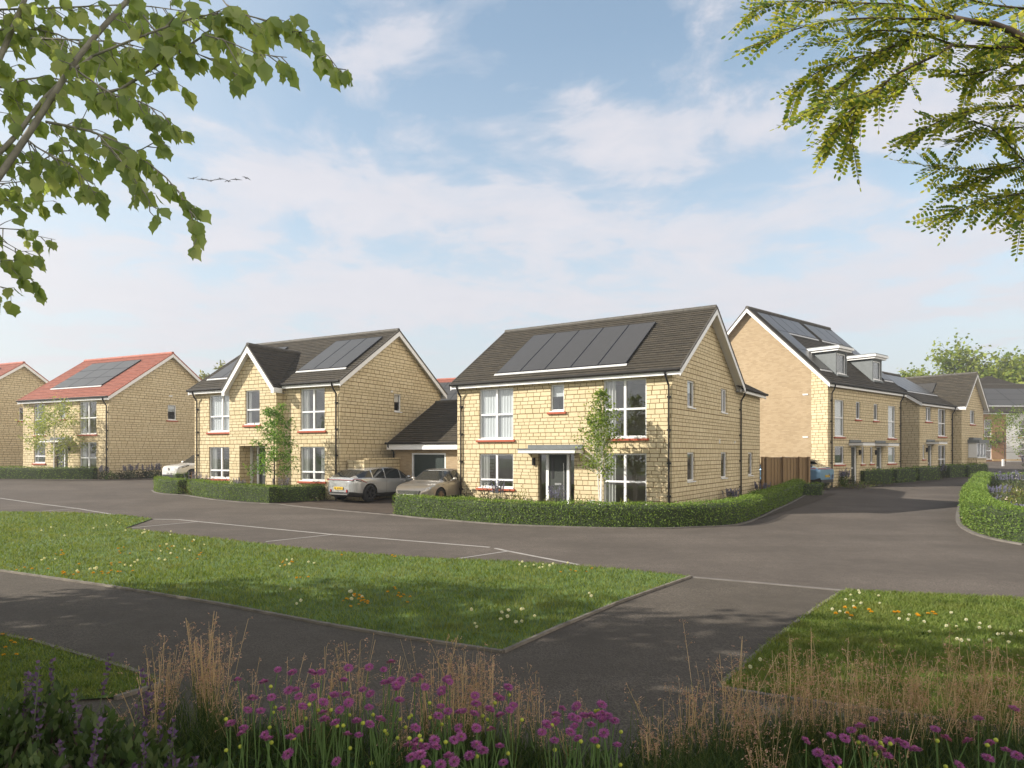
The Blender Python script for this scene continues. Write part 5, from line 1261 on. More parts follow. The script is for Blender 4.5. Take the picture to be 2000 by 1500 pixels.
def lawn(poly, n, label, d0=6.0, pw=1.35):
    xs, ys = [p[0] for p in poly], [p[1] for p in poly]; P = np.stack([RNG.uniform(min(xs), max(xs), n), RNG.uniform(min(ys), max(ys), n)], 1)
    P = P[in_poly(P, poly)]; D = P[:, 1]
    keep = (RNG.random(len(P)) < np.minimum(1, (d0 / D) ** pw)) & (np.abs(P[:, 0] / D) < 1.3); P = P[keep]; D = P[:, 1]
    patch = .5 + .5 * np.sin(P[:, 0] * 1.1 + np.sin(P[:, 1] * .9) * 1.7) * np.cos(P[:, 1] * 1.3)
    h = (.030 + .022 * patch + .02 * RNG.random(len(P))) * (1 + .012 * D); w = .0035 + .00075 * D
    Z = ground_z(P[:, 0], P[:, 1]) + .018
    o = blades('lawn_grass', np.column_stack([P, Z]), h, w * RNG.uniform(.7, 1.3, len(P)), RNG.uniform(.2, .9, len(P)), GRASS_L); tag(o, label, 'grass', kind='stuff'); return o
lawn(LAWN_A, 1150000, 'short sunlit lawn grass between the path and the road'); lawn(LAWN_B, 200000, 'short lawn grass right of the path'); lawn(LAWN_C, 90000, 'shaded lawn grass in the left corner')

COVER = foliage('ground_cover_leaf', [(.05, .09, .022), (.09, .14, .03), (.15, .18, .045), (.10, .07, .04), (.055, .08, .03)], .3)
def ground_cover(poly, n, h, label, leaf=.09):
    xs, ys = [p[0] for p in poly], [p[1] for p in poly]; P = np.stack([RNG.uniform(min(xs), max(xs), n), RNG.uniform(min(ys), max(ys), n)], 1); P = P[in_poly(P, poly)]; m = len(P)
    lump = .55 + .45 * np.sin(P[:, 0] * 2.9 + np.sin(P[:, 1] * 2.1)) * np.cos(P[:, 1] * 2.6)
    z = ground_z(P[:, 0], P[:, 1]) + .02 + h * lump * RNG.uniform(.1, 1, m); D = rand_unit(m) * .8 + np.array([0, 0, .6]); D /= np.linalg.norm(D, axis=1, keepdims=True)
    S = leaf * RNG.uniform(.6, 1.4, m); V, F = quads_from(np.column_stack([P, z]), D, S, S * .5, rand_unit(m) + np.array([0, 0, .8])); o = np_mesh('ground_cover', V, F, COVER); tag(o, label, 'ground cover', kind='stuff')
ground_cover([(14.0, 18.2), (15.2, 17.0), (21, 19), (31, 33), (28.4, 38.8), (27.4, 39.0), (20.6, 29.4), (14.4, 21.5)], 42000, .34, 'low leafy planting between the flowers inside the hedge ring', .10)
ground_cover([on_house(h1, .3, -.15), on_house(h1, .3, -2.2), on_house(h1, 9.2, -2.6), on_house(h1, 9.2, -.15)], 9000, .34, 'low planting in front of the central house', .07)
ground_cover([on_house(h2, .3, -.6), on_house(h2, .4, -1.7), on_house(h2, 6.6, -2.2), on_house(h2, 9.4, -1.0), on_house(h2, 9.3, -.1)], 8000, .36, 'low planting in front of the gabled house', .08)
ground_cover([on_house(ht, .3, -.2), on_house(ht, .0, -1.6), on_house(ht, 9.8, -1.2), on_house(ht, 9.8, -.2)], 4000, .3, 'low planting in front of the town houses', .1)

DAND_Y = foliage('dandelion_yellow', [(.62, .30, .01), (.75, .42, .02)], .25); DAND_W = foliage('dandelion_white', [(.72, .72, .70), (.82, .82, .80)], .4); STEMG = plain('flower_stem', (.09, .16, .04), .7)
def dandelion(white):
    n = 46; m = MB(); m.tube([(0, 0, 0), (.008, .004, .06), (.012, .0, .105)], [.004, .003, .003], 5)
    if white: d = rand_unit(90); c = np.array([.012, 0, .125]); P = c + d * .010; S = np.full(90, .030); nm = 'dandelion_clock'
    else: d = rand_unit(n); d[:, 2] = np.abs(d[:, 2]) * .55 + .12; d /= np.linalg.norm(d, axis=1, keepdims=True); P = np.tile(np.array([.012, 0, .105]), (n, 1)); S = np.full(n, .038); nm = 'dandelion'
    V, F = quads_from(P, d, S, S * (.5 if not white else .6), rand_unit(len(P)))
    o = np_mesh(nm, V, F, DAND_W if white else DAND_Y); m.build('stem', STEMG, o); return o
dw, dy = dandelion(True), dandelion(False); first = {True: dw, False: dy}
tag(dw, 'white dandelion seed head standing in the lawn', 'flower', 'dandelion seed heads on the lawn'); tag(dy, 'yellow dandelion flower in the lawn grass', 'flower', 'yellow dandelions on the lawn')
used = {True: False, False: False}
def put_dand(px, py, white, s=1.0):
    p = gp(px, py)
    if not any(in_poly(np.array([p]), L)[0] for L in (LAWN_A, LAWN_B, LAWN_C)): return
    if used[white]: o = copy_tree(first[white])
    else: o = first[white]; used[white] = True
    o.location = (p[0], p[1], float(ground_z(p[0], p[1])) + .012); o.rotation_euler = (RNG.normal(0, .1), RNG.normal(0, .1), RNG.uniform(0, 6)); o.scale = (s, s, s * RNG.uniform(.7, 1.1))
def scatter_d(cx, cy, n, rx, ry, white, s=1.0):
    for _ in range(n): put_dand(cx + RNG.normal(0, rx), cy + RNG.normal(0, ry), white, s * .5 * RNG.uniform(.8, 1.2))
for a in ((90,1100,3,16,3),(130,1050,4,60,6),(190,1118,5,35,4),(260,1104,3,6,4),(330,1078,8,30,9),(375,1070,5,25,8),(240,1030,6,40,4),(310,1042,8,25,4),(555,1104,3,7,3),(600,1115,3,30,8),(640,1060,3,60,20),(695,1175,5,10,5),(580,1190,3,20,10),(1040,1110,6,18,5),(1075,1112,4,30,5),(1000,1215,7,25,10),(985,1225,5,30,12),(1120,1170,2,40,10)): scatter_d(*a, True, 1.25)
for a in ((60,1120,4,35,4),(130,1128,6,12,4),(190,1125,10,40,3),(120,1090,5,8,5),(245,1085,5,10,4),(205,1110,4,25,3),(330,1080,6,35,7),(375,1095,4,20,5),(560,1107,5,12,4),(580,1130,3,10,8),(690,1180,16,16,7),(770,1165,5,10,10),(665,1092,2,4,2),(770,1093,3,4,2),(780,1180,4,8,6),(1110,1122,3,20,4),(1150,1120,2,8,2)): scatter_d(*a, False, 1.3)
for x, y in ((1677,1161),(1680,1168),(1662,1170),(1717,1172),(1653,1181),(1666,1181),(1681,1188),(1668,1193),(1719,1187),(1622,1201),(1641,1204),(1655,1206),(1659,1217),(1777,1211),(1758,1220),(1775,1222),(1804,1225),(1815,1243),(1850,1234),(1868,1233),(1886,1222),(1860,1208),(1915,1227),(1934,1237),(1950,1250),(1960,1249),(1973,1251),(1890,1260),(1877,1264),(1933,1262),(1970,1265),(1995,1243),(1482,1302),(1465,1316),(1912,1237),(1868,1260)): put_dand(x, y, True, .54)
for x, y in ((1650,1202),(1630,1213),(1652,1212),(1664,1214),(1697,1205),(1701,1207),(1745,1207),(1752,1208),(1795,1216),(1788,1214),(1815,1209),(1822,1206),(1827,1211),(1670,1201)): put_dand(x, y, False, .8)
for x, y in ((5,1248),(20,1262),(25,1266),(12,1275),(30,1290),(10,1291),(60,1260)): put_dand(x, y, False, .6)
# ------------------------------------------------------------------ planting bed at the front
BED = [(-5.5, 2.2), (-5.6, 5.0), (-3.2, 5.5), (-1.6, 5.1), (.2, 4.75), (1.1, 4.7), (2.0, 5.1), (4.5, 5.2), (7.5, 5.1), (7.5, 2.2)]
drape('flower_bed', BED, .012, SOIL)
BEDG = foliage('bed_grass_blade', [(.022, .048, .012), (.036, .078, .018), (.07, .115, .03), (.14, .165, .055)], .3)
n = 52000; P = np.stack([RNG.uniform(-4.2, 5.2, n), RNG.uniform(2.75, 5.15, n)], 1); P = P[in_poly(P, BED)]
P = P[np.abs(P[:, 0] / P[:, 1]) < .82]; cl = np.sin(P[:, 0] * 3.1 + 1) * np.cos(P[:, 1] * 3.7) ; P = P[RNG.random(len(P)) < .55 + .4 * cl]
h = RNG.uniform(.16, .42, len(P)) * (1.0 - .12 * (P[:, 1] - 3)); w = RNG.uniform(.004, .009, len(P))
o = blades('bed_grass', np.column_stack([P, np.full(len(P), .02)]), h, w, RNG.uniform(.25, .9, len(P)), BEDG); tag(o, 'dark green grassy foliage filling the front flower bed', 'grass', kind='stuff')

# tan hair grass in clumps
STRAW = foliage('straw_stem', [(.34, .25, .15), (.50, .37, .24), (.62, .46, .31)], .3)
PANIC = foliage('straw_panicle', [(.40, .22, .17), (.52, .31, .25), (.62, .44, .35)], .3)
GREENST = foliage('green_grass_stem', [(.07, .11, .03), (.12, .16, .05), (.22, .21, .09)], .25)
def hair_grass(x, y, H, ns, r, seed, label):
    rg = np.random.default_rng(seed); root = empty('hair_grass', (x, y, .01), 0, label, 'ornamental grass', 'tan hair grass clumps in the front bed')
    V = []; F = []; MI = []; nv = 0
    PP = []; PD = []; PS = []
    for i in range(ns):
        a = rg.uniform(0, 2*PI); b = r * .25 * math.sqrt(rg.random()); base = np.array([math.cos(a)*b, math.sin(a)*b, 0]); hh = H * rg.uniform(.42, 1.08)
        le = rg.uniform(.02, .20) * r / .22; a2 = a + rg.normal(0, .5); lean = np.array([math.cos(a2), math.sin(a2), 0]) * le * hh
        pts = [base + lean * (t ** 1.5) + np.array([0, 0, hh * t]) for t in (0, .3, .55, .8, 1.0)]; sd = np.array([math.sin(a2 + .7), -math.cos(a2 + .7), 0])
        ww = rg.uniform(.0034, .0064)
        for k in range(4):
            for q, s in ((pts[k], -1), (pts[k], 1), (pts[k+1], 1), (pts[k+1], -1)): V.append(q + sd * s * ww / 2 * (1 - .1 * k))
            F.append([nv, nv+1, nv+2, nv+3]); nv += 4; MI.append(0 if k < 2 else 1)
        for j in range(rg.integers(4, 11)):      # fine drooping side branches with spikelets
            t = rg.uniform(.62, 1.0); c = base + lean * (t ** 1.5) + np.array([0, 0, hh * t]); d = rg.normal(0, 1, 3); d[2] = abs(d[2]) * .7 + .25; d /= np.linalg.norm(d); L = .10 * (1.25 - t) * rg.uniform(.6, 1.6) + .015
            e = c + d * L; sd2 = np.cross(d, [0.3, .5, .8]); sd2 /= np.linalg.norm(sd2)
            for q, s in ((c, -1), (c, 1), (e, 1), (e, -1)): V.append(q + sd2 * s * .0009)
            F.append([nv, nv+1, nv+2, nv+3]); nv += 4; MI.append(1)
            for m_ in range(3): PP.append(c + d * L * rg.uniform(.5, 1.05) + rg.normal(0, .006, 3)); v = d + rg.normal(0, .5, 3) - np.array([0, 0, .4]); PD.append(v / np.linalg.norm(v)); PS.append(rg.uniform(.011, .020))
    np_mesh('stems', np.array(V), F, [GREENST, STRAW], root, midx=MI); PS = np.array(PS)
    leaf_mesh('panicles', PP, PD, rg.normal(0, 1, (len(PP), 3)), PS, PS * .38, PANIC, root)
    nb = 120; bp = np.column_stack([rg.normal(0, r*.6, nb), rg.normal(0, r*.6, nb), np.zeros(nb)]); blades('leaves', bp, rg.uniform(.25, .62, nb) * H * .9, rg.uniform(.003, .006, nb), rg.uniform(.1, .5, nb), BEDG, parent=root)
HG = [(395,5.30,.90,60,.26,'tall hair grass clump in front of the dark path, left of the flowers'), (425,5.1,.86,46,.26,'second hair grass clump from the left, close to the tallest one'), (318,5.25,.72,44,.26,'thin hair grass at the left of the tallest clump'), (690,4.95,.84,30,.2,'upright thin hair grass among the left pink flowers'), (635,4.95,.78,18,.2,'sparse hair grass stems left of the middle flowers'),
      (845,4.85,.83,50,.24,'hair grass clump behind the middle pink flowers'), (900,4.75,.80,48,.24,'hair grass clump below the point of the lawn'), (955,4.75,.76,34,.22,'hair grass clump just right of the lawn point'), (1010,4.7,.70,22,.2,'loose hair grass at the edge of the path'), (1060,4.6,.66,18,.2,'thin hair grass left of the small flower group'), (1120,4.55,.62,10,.25,'few bent grass stems in front of the wide path'),
      (1345,4.7,.60,34,.26,'low reddish hair grass at the corner of the right lawn'), (1400,4.6,.66,40,.26,'hair grass at the lower corner of the right lawn'), (1470,4.75,.70,44,.26,'hair grass left of the right flower group'), (1540,4.85,.78,52,.26,'tall hair grass behind the right lawn corner'), (1590,4.9,.84,64,.26,'tallest hair grass of the right side, leaning outward'), (1650,4.8,.78,54,.26,'hair grass above the right flower group'), (1705,4.85,.76,50,.28,'wide hair grass in front of the right lawn'),
      (1765,4.8,.74,44,.26,'thin hair grass with crossing stems on the right'), (1820,4.8,.77,46,.26,'hair grass left of the tall pink flower'), (1880,4.75,.82,50,.26,'tall hair grass near the right edge'), (1940,4.75,.85,56,.26,'second hair grass clump from the right edge'), (1990,4.7,.86,54,.26,'hair grass clump cut by the right edge'), (1500,4.2,.55,30,.26,'short hair grass in front of the right flower group'), (1730,4.2,.62,26,.26,'short hair grass between pink flowers on the right'), (1270,4.4,.48,16,.25,'small hair grass tuft at the right end of the middle flowers')]
for k in range(20):
    px = [1310, 1375, 1435, 1505, 1560, 1615, 1675, 1735, 1790, 1850, 1905, 1965, 560, 600, 740, 790, 870, 930, 300, 470][k]
    HG.append((px, 4.55 + .45 * ((k * 7) % 5) / 4, .62 + .22 * ((k * 3) % 4) / 3, 20, .42, 'loose wispy hair grass filling the band between the fuller clumps'))
for i, (px, D, H, ns, r, lab) in enumerate(HG): hair_grass((px - 1000) / FOC * D, D, H, int(ns * (.62 if px > 1300 else .8)), r * (1.3 if px > 1300 else 1), 100 + i, lab)

# pincushion flowers
PINK = foliage('pincushion_petal', [(.28, .06, .24), (.38, .10, .33), (.55, .22, .48), (.31, .075, .30)], .35)
PINKC = foliage('pincushion_centre', [(.40, .10, .36), (.58, .24, .50)], .3)
BUD = plain('yellow_green_bud', (.34, .38, .04), .7); SCL = foliage('pincushion_leaf', [(.02, .05, .012), (.04, .085, .02), (.07, .12, .03)], .3)
heads = []
for sc, ox, oy, pts in ((2.857, 0, 1200, [(1325,370),(1550,315),(1630,330),(1745,330),(1795,328),(1945,305),(1920,372),(1470,383),(1410,472),(1515,470),(1610,430),(1650,425),(1760,405),(1865,455),(1930,452),(1665,465),(1745,470),(1805,497),(1945,500),(1690,520),(1385,540),(1455,545),(1570,535),(1800,555),(1895,540),(1285,615),(1360,640),(1345,672),(1475,680),(1500,700),(1668,650),(1622,690),(1810,590),(1870,610),(1940,675),(1990,600),(1605,787),(1875,830)]),
    (2.857, 600, 1200, [(345,300),(468,272),(427,315),(428,385),(463,375),(520,380),(497,400),(500,420),(600,370),(628,350),(658,412),(778,365),(795,383),(750,425),(748,445),(937,460),(942,505),(1055,457),(1078,475),(1122,412),(745,520),(785,548),(733,573),(870,545),(848,552),(935,560),(1020,535),(1075,568),(1130,540),(1150,515),(515,483),(345,525),(350,450),(310,425),(410,590),(350,620),(288,680),(605,640),(845,635),(845,660),(945,643),(1025,648),(570,735),(610,745),(660,745),(615,710),(710,710),(720,745),(820,710),(860,690),(945,735),(980,765),(1075,742),(630,790),(580,805),(905,795),(790,795),(820,830),(665,838),(745,845),(1095,835),
        (1425,532),(1500,520),(1390,565),(1385,605),(1480,580),(1510,590),(1490,630),(1545,570),(1585,570),(1625,575),(1645,510),(1645,560),(1675,575),(1715,600),(1650,595),(1585,622),(1470,665),(1510,698),(1605,710),(1655,670),(1730,735),(1310,665),(1340,620),(1380,710)]),
    (2.857, 1300, 1100, [(1160,878),(1085,915),(1035,940),(925,968),(1000,985),(1105,985),(785,998),(1155,1010),(1200,1045),(1240,1080),(1245,1000),(1300,1000),(1335,1020),(1390,1045),(850,1065),(900,1098),(960,1108),(1505,932),(1565,982),(1745,872),(1945,818),(1685,998),(1810,1010),(1800,1095),(1960,1080),(1640,1135),(910,1132),(1900,1050)])):
    for x, y in pts:
        px, py = ox + x / sc, oy + y / sc; hh = .80 - .20 * (py - 1295) / 200; D = FOC * (CAMZ - hh) / (py - HOR); heads.append(((px - 1000) / FOC * D, D, hh))
clusters = []
for hd in heads:
    best = min(clusters, key=lambda c: (c[0][0]-hd[0])**2 + (c[0][1]-hd[1])**2, default=None)
    if best and (best[0][0]-hd[0])**2 + (best[0][1]-hd[1])**2 < .2**2 and len(best) < 8: best.append(hd)
    else: clusters.append([hd])
def flower_head(parent, c, r, rg):
    n1 = 13; a = np.arange(n1) * 2*PI/n1 + rg.uniform(0, 1); tilt = np.array([rg.normal(0, .25), rg.normal(0, .25) - .15, 1.0]); tilt /= np.linalg.norm(tilt)
    e1 = np.cross(tilt, [1, 0, 0]); e1 /= np.linalg.norm(e1); e2 = np.cross(tilt, e1)
    rad = lambda t: np.cos(t)[:, None] * e1 + np.sin(t)[:, None] * e2
    P = []; D = []; S = []; W = []
    for k in range(2):
        for t in a + k * .24:
            for j in (-.16, 0.0, .16):
                q = rad(np.array([t + j]))[0]; P.append(c + q * r * .28 - tilt * r * (.02 + .1 * k)); D.append(q * (1 - .15 * abs(j)) + tilt * (.16 - .30 * k + rg.normal(0, .1))); S.append(r * (.78 - abs(j) * .9) * rg.uniform(.85, 1.1)); W.append(r * .22)
    d = rand_unit(52); d = d + tilt * .8; d /= np.linalg.norm(d, axis=1, keepdims=True)
    D = np.array(D); D /= np.linalg.norm(D, axis=1, keepdims=True)
    V1_, F1 = quads_from(np.array(P), D, np.array(S), np.array(W), np.tile(tilt, (len(P), 1)))
    V2_, F2 = quads_from(c + d * r * .20, d, np.full(52, r * .34), np.full(52, r * .15), rand_unit(52))
    return np_mesh('flower_head', np.concatenate([V1_, V2_]), np.concatenate([F1, F2 + len(V1_)]), [PINK, PINKC], parent, midx=np.concatenate([np.zeros(len(F1)), np.ones(len(F2))]))
rg = np.random.default_rng(77)
for ci, c in enumerate(clusters):
    arr = np.array(c); bx, by = arr[:, 0].mean(), arr[:, 1].mean() - .03
    side = 'left' if bx < -.35 else ('middle' if bx < 1.1 else 'right')
    root = empty('pincushion_flower_plant', (bx, by, .01), 0, f'pink purple pincushion flower plant on thin stems in the {side} of the front bed', 'flowering plant', f'pincushion flower plants in the {side} of the front bed')
    st = MB(); nb = 0
    for h_ in c:
        p = np.array([h_[0] - bx, h_[1] - by, h_[2]]); b = np.array([p[0] * .35 + rg.normal(0, .03), p[1] * .3 + rg.normal(0, .03), 0]); m = (p + b) / 2 + np.array([rg.normal(0, .025), rg.normal(0, .025), .03])
        st.tube([b, m, p - [0, 0, .008]], [.0045, .0035, .003], 5); flower_head(root, p, rg.uniform(.027, .037), rg)
        for _ in range(int(rg.integers(0, 2))):
            e = m + np.array([rg.normal(0, .07), rg.normal(0, .05), rg.uniform(.05, .36)]); st.tube([m, (m + e) / 2 + [0, 0, .02], e], [.003, .0025, .002], 5)
            bm_ = MB(); bm_.lathe([(0.001, -.010), (.009, -.006), (.0125, .002), (.009, .009), (.001, .014)], 8, Matrix.Translation(tuple(e))); bm_.build('bud', BUD, root, smooth=True)
    st.build('stems', STEMG, root)
    n = 70 + 12 * len(c); P = np.column_stack([rg.normal(0, .10, n), rg.normal(0, .09, n), np.abs(rg.normal(0, .13, n))]); d = np.column_stack([rg.normal(0, .7, n), rg.normal(0, .7, n), np.abs(rg.normal(.6, .3, n))]); d /= np.linalg.norm(d, axis=1, keepdims=True)
    S = rg.uniform(.05, .14, n); leaf_mesh('leaves', P, d, rand_unit(n), S, S * .16, SCL, root)

# salvia in the left corner
SALL = foliage('salvia_leaf', [(.035, .065, .02), (.06, .10, .03), (.11, .15, .06)], .3)
LEAFS['salvia'] = SALL
for i, (px, D, r, h, sp) in enumerate(((20,4.3,.42,.66,5),(95,4.5,.40,.60,4),(190,4.2,.42,.55,5),(260,4.0,.38,.46,3),(330,3.9,.36,.40,3),(60,3.7,.42,.52,3),(200,3.5,.4,.42,2),(-40,4.0,.42,.66,4))):
    bush((px - 1000) / FOC * D, D, r, h, 'salvia', ('tall leafy salvia plant with slim violet flower spikes, farthest left', 'tall salvia plant with violet spikes near the left lawn corner', 'salvia plant with violet spikes before the left lawn', 'lower salvia plant beside the hair grass', 'lowest salvia plant with violet spikes, nearest the hair grass', 'dark salvia foliage at the bottom left corner', 'salvia foliage at the bottom edge', 'salvia plant cut by the left edge')[i], 'violet salvia in the left corner', n=750, leaf=.075, spikes=sp, cat='flowering plant', name='salvia')

# ------------------------------------------------------------------ overhanging trees
def frames(D, N):
    s = np.cross(D, N); s /= np.linalg.norm(s, axis=1, keepdims=True) + 1e-9; return s, np.cross(s, D)
def big_leaves(name, P, D, N, S, mat, parent):
    """lobed leaves, folded along the midrib and curled"""
    t = np.array([0, .12, .30, .44, .52, .66, .80, 1.0]); wd = np.array([.0, .24, .36, .30, .35, .22, .10, 0.0]); sk = np.array([0, .03, .0, .04, .10, .05, .0, 0])
    s, n = frames(D, N); k = len(t); cols = []
    for sg in (-1, 0, 1):
        al = t + (sk if sg else 0); V = P[:, None, :] + D[:, None, :] * (S[:, None] * al)[..., None] + s[:, None, :] * (S[:, None] * wd * sg)[..., None] + n[:, None, :] * (S[:, None] * (-.22 * t ** 2 + (.16 * wd if sg else 0)))[..., None]
        cols.append(V)
    V = np.stack(cols, 1)                              # n,3,k,3
    i = np.arange(k - 1); f = np.concatenate([np.stack([i, i+1, k+i+1, k+i], 1), np.stack([k+i, k+i+1, 2*k+i+1, 2*k+i], 1)])
    F = (np.arange(len(P)) * 3 * k)[:, None, None] + f[None]
    return np_mesh(name, V.reshape(-1, 3), F.reshape(-1, 4), mat, parent, smooth=True)
def poly_at(pts, D): return [at(x, y, d if d else D) for x, y, d in [(p[0], p[1], p[2] if len(p) > 2 else None) for p in pts]]
def resample(pts, step):
    P = np.array([tuple(p) for p in pts]); P = np.array(smooth_line([tuple(p) for p in P], 8)) if len(P) > 2 else P
    L = np.concatenate([[0], np.cumsum(np.linalg.norm(np.diff(P, axis=0), axis=1))]); n = max(2, int(L[-1] / step) + 1)
    return np.stack([np.interp(np.linspace(0, L[-1], n), L, P[:, k]) for k in range(3)], 1)

rg = np.random.default_rng(5)
LIMEL = foliage('overhanging_leaf', [(.24, .32, .14), (.30, .40, .17), (.37, .46, .20), (.46, .52, .26)], .6, rough=.45)
BARK_G = plain('pale_grey_bark', (.27, .25, .23), .85, var=.3, scale=14)
lt = empty('overhanging_tree', (-7.6, 4.2, 0), 0, 'broad leaved tree hanging into the upper left corner, its trunk outside the photo', 'tree')
wood = MB(); inv = Vector((-7.6, 4.2, 0)); loc = lambda p: tuple(Vector(p) - inv)
def limb(pts, r0, r1, n=8):
    q = resample(pts, .12); wood.tube([loc(p) for p in q], list(np.linspace(r0, r1, len(q)) * (.66 if r0 < .05 else 1)), n, True); return q
limb([(-7.6, 4.2, -.2), (-7.5, 4.2, 1.4), (-7.6, 4.25, 3.0), (-7.9, 4.2, 5.0), (-8.0, 4.0, 7.4)], .24, .07, 12)
limb([(-7.55, 4.2, 2.3), (-5.6, 4.1, 2.9), (-4.2, 4.0, 3.2)] + poly_at([(-40,400)], 3.9), .11, .05)
limb([(-7.7, 4.2, 3.2), (-5.6, 4.2, 4.2), (-4.3, 4.2, 4.4)] + poly_at([(-60,250)], 4.2), .10, .04)
BR = []
def br(pts, D, r0, r1, leafy=True, dens=1.0): q = limb(poly_at(pts, D), r0, r1, 7); BR.append((q, r1, leafy, dens)); return q
br([(-40,400),(60,255),(140,130),(200,55),(262,-12),(330,-80)], 3.9, .031, .018, True, .25)
br([(-50,345),(35,262),(75,205),(130,150),(180,110)], 4.0, .026, .012, True, .5)
br([(-60,250),(10,90),(40,20),(60,-30)], 4.2, .03, .02, True, .8)
br([(190,185),(240,172),(300,132),(400,68),(465,12)], 3.8, .013, .007, True, .9)
br([(180,110),(300,62),(390,32),(470,28),(560,55),(640,108),(668,145)], 3.7, .010, .003, True, 1.0)
br([(400,68),(455,85),(500,105),(560,112)], 3.6, .006, .003, True, .8)
br([(280,30),(330,90),(400,110),(470,150)], 3.8, .007, .003, True, .9)
br([(90,238),(190,260),(262,300),(330,352),(370,410),(385,462)], 3.8, .012, .003, True, 1.0)
br([(190,260),(250,330),(300,405)], 3.7, .006, .003, True, .9)
br([(262,300),(300,280),(330,240)], 3.8, .005, .003, True, .8)
br([(140,130),(230,190),(300,205),(345,262)], 3.7, .009, .003, True, .9)
br([(60,75),(200,80),(260,90)], 4.1, .009, .004, True, 1.0)
br([(-30,180),(80,150),(170,170),(250,190)], 4.2, .010, .004, True, 1.0)
br([(-40,60),(90,60),(190,100),(300,95)], 4.3, .010, .004, True, 1.0)
br([(-40,20),(120,15),(260,10),(380,25)], 4.3, .010, .004, True, 1.0)
br([(40,262),(90,300),(150,330),(190,388)], 4.0, .008, .003, True, .9)
br([(-40,300),(60,320),(130,290),(190,310)], 4.3, .009, .004, True, .9)
br([(-40,352),(20,360),(70,345),(120,352)], 4.8, .007, .003, True, .7)
br([(-40,395),(40,388),(90,400),(105,392)], 5.2, .007, .002, True, .6)
br([(-40,450),(20,445),(60,458),(108,468)], 4.6, .007, .002, True, .6)
br([(-40,480),(20,470),(50,500),(80,490)], 4.4, .006, .002, True, .5)
br([(-40,505),(10,512),(45,530),(75,560)], 4.4, .007, .002, True, .8)
br([(-40,540),(0,552),(20,570)], 4.4, .006, .002, True, .8)
br([(420,-20),(470,40),(520,60)], 3.9, .007, .003, True, .6)
br([(-420,520),(-280,400),(-150,345),(-60,330)], 4.0, .02, .005, True, .8)
br([(-520,300),(-330,262),(-180,245),(-70,235)], 4.1, .02, .005, True, .8)
br([(-360,190),(-220,120),(-100,60),(-20,-60)], 4.1, .02, .005, True, .8)
br([(-400,620),(-260,520),(-140,500),(-60,520)], 4.3, .012, .003, True, .7)
LP, LD, LN, LS = [], [], [], []; off = 0
for q, r1, leafy, dens in BR:
    L = np.linalg.norm(np.diff(q, axis=0), axis=1).sum(); nt = max(3, int(L / .033 * dens))
    for i in range(nt):
        t = (i + rg.uniform(.2, .9)) / nt; t = t if leafy else t; j = min(int(t * (len(q) - 1)), len(q) - 2); c = q[j] * (1 - (t*(len(q)-1) - j)) + q[j+1] * (t*(len(q)-1) - j)
        td = (q[min(j+2, len(q)-1)] - q[j]); td /= np.linalg.norm(td); d = td * .55 + rg.normal(0, .5, 3) + np.array([.1, 0, -.45]); d /= np.linalg.norm(d); tl = rg.uniform(.05, .24) * (1.1 - .7 * t)
        e = c + d * tl; qx, qy = 1000 + FOC * e[0] / e[1], HOR - FOC * (e[2] - CAMZ) / e[1]
        if qx > 345 and 290 < qy < 375: continue      # keeps the flight of birds clear of twigs
        wood.tube([loc(c), loc((c + e) / 2 + rg.normal(0, .01, 3)), loc(e)], [.0035, .0028, .0018], 4, False)
        for k in range(int(rg.integers(2, 4))):
            b = c + (e - c) * rg.uniform(.35, 1.0) if k else e; v = np.array([rg.normal(0, .4) + .1, rg.normal(0, .4), -1.0]) + d * .35; v /= np.linalg.norm(v)
            qx, qy = 1000 + FOC * b[0] / b[1], HOR - FOC * (b[2] - CAMZ) / b[1]
            if qx > 355 and 285 < qy < 372: continue      # keeps the flight of birds clear of leaves
            LP.append(b); LD.append(v); nn = np.array([rg.normal(0, .6), -1 + rg.normal(0, .5), .45 + rg.normal(0, .35)]); LN.append(nn); LS.append(rg.uniform(.058, .118))
# the rest of its crown, beside and above what the photo shows
m = 0; CP = []
while m < 5200:
    p = np.array([rg.normal(-8.4, 2.8), rg.normal(1.8, 3.0), rg.normal(6.1, 1.6)])
    if ((p[0]+8.4)/5.6)**2 + ((p[1]-1.8)/5.6)**2 + ((p[2]-6.1)/3.2)**2 > 1: continue
    if 2.7 < p[1] < 4.6 and p[2] > 4.6 and rg.random() < .6: continue
    if p[1] > .3:
        sx, sy = 1000 + FOC * p[0] / p[1], HOR - FOC * (p[2] - CAMZ) / p[1]
        if sx > -90 and sy > -140 - 0 * sx and sx < 2100: continue
    if math.sin(p[0]*1.7 + 1) * math.cos(p[1]*1.5) * math.sin(p[2]*1.6 + .5) < -.36: continue
    CP.append(p); m += 1
wood.build('trunk', BARK_G, lt, smooth=True)
LP = np.array(LP); LD = np.array(LD); LN = np.array(LN); LS = np.array(LS)
big_leaves('leaves', LP - np.array(inv), LD, LN, LS, LIMEL, lt)
def crown_of(CP, parent, org):
    """leaves of the part of a crown that stays outside the photo: several at each twig end"""
    CP = np.repeat(np.array(CP), 3, axis=0); CP = CP + rg.normal(0, .10, CP.shape); n = len(CP)
    d = rand_unit(n) + np.array([0, 0, -.8]); d /= np.linalg.norm(d, axis=1, keepdims=True)
    big_leaves('crown', CP - np.array(org), d, rand_unit(n) + np.array([0, -.6, .4]), rg.uniform(.17, .30, n), LIMEL, parent)
crown_of(CP, lt, inv)

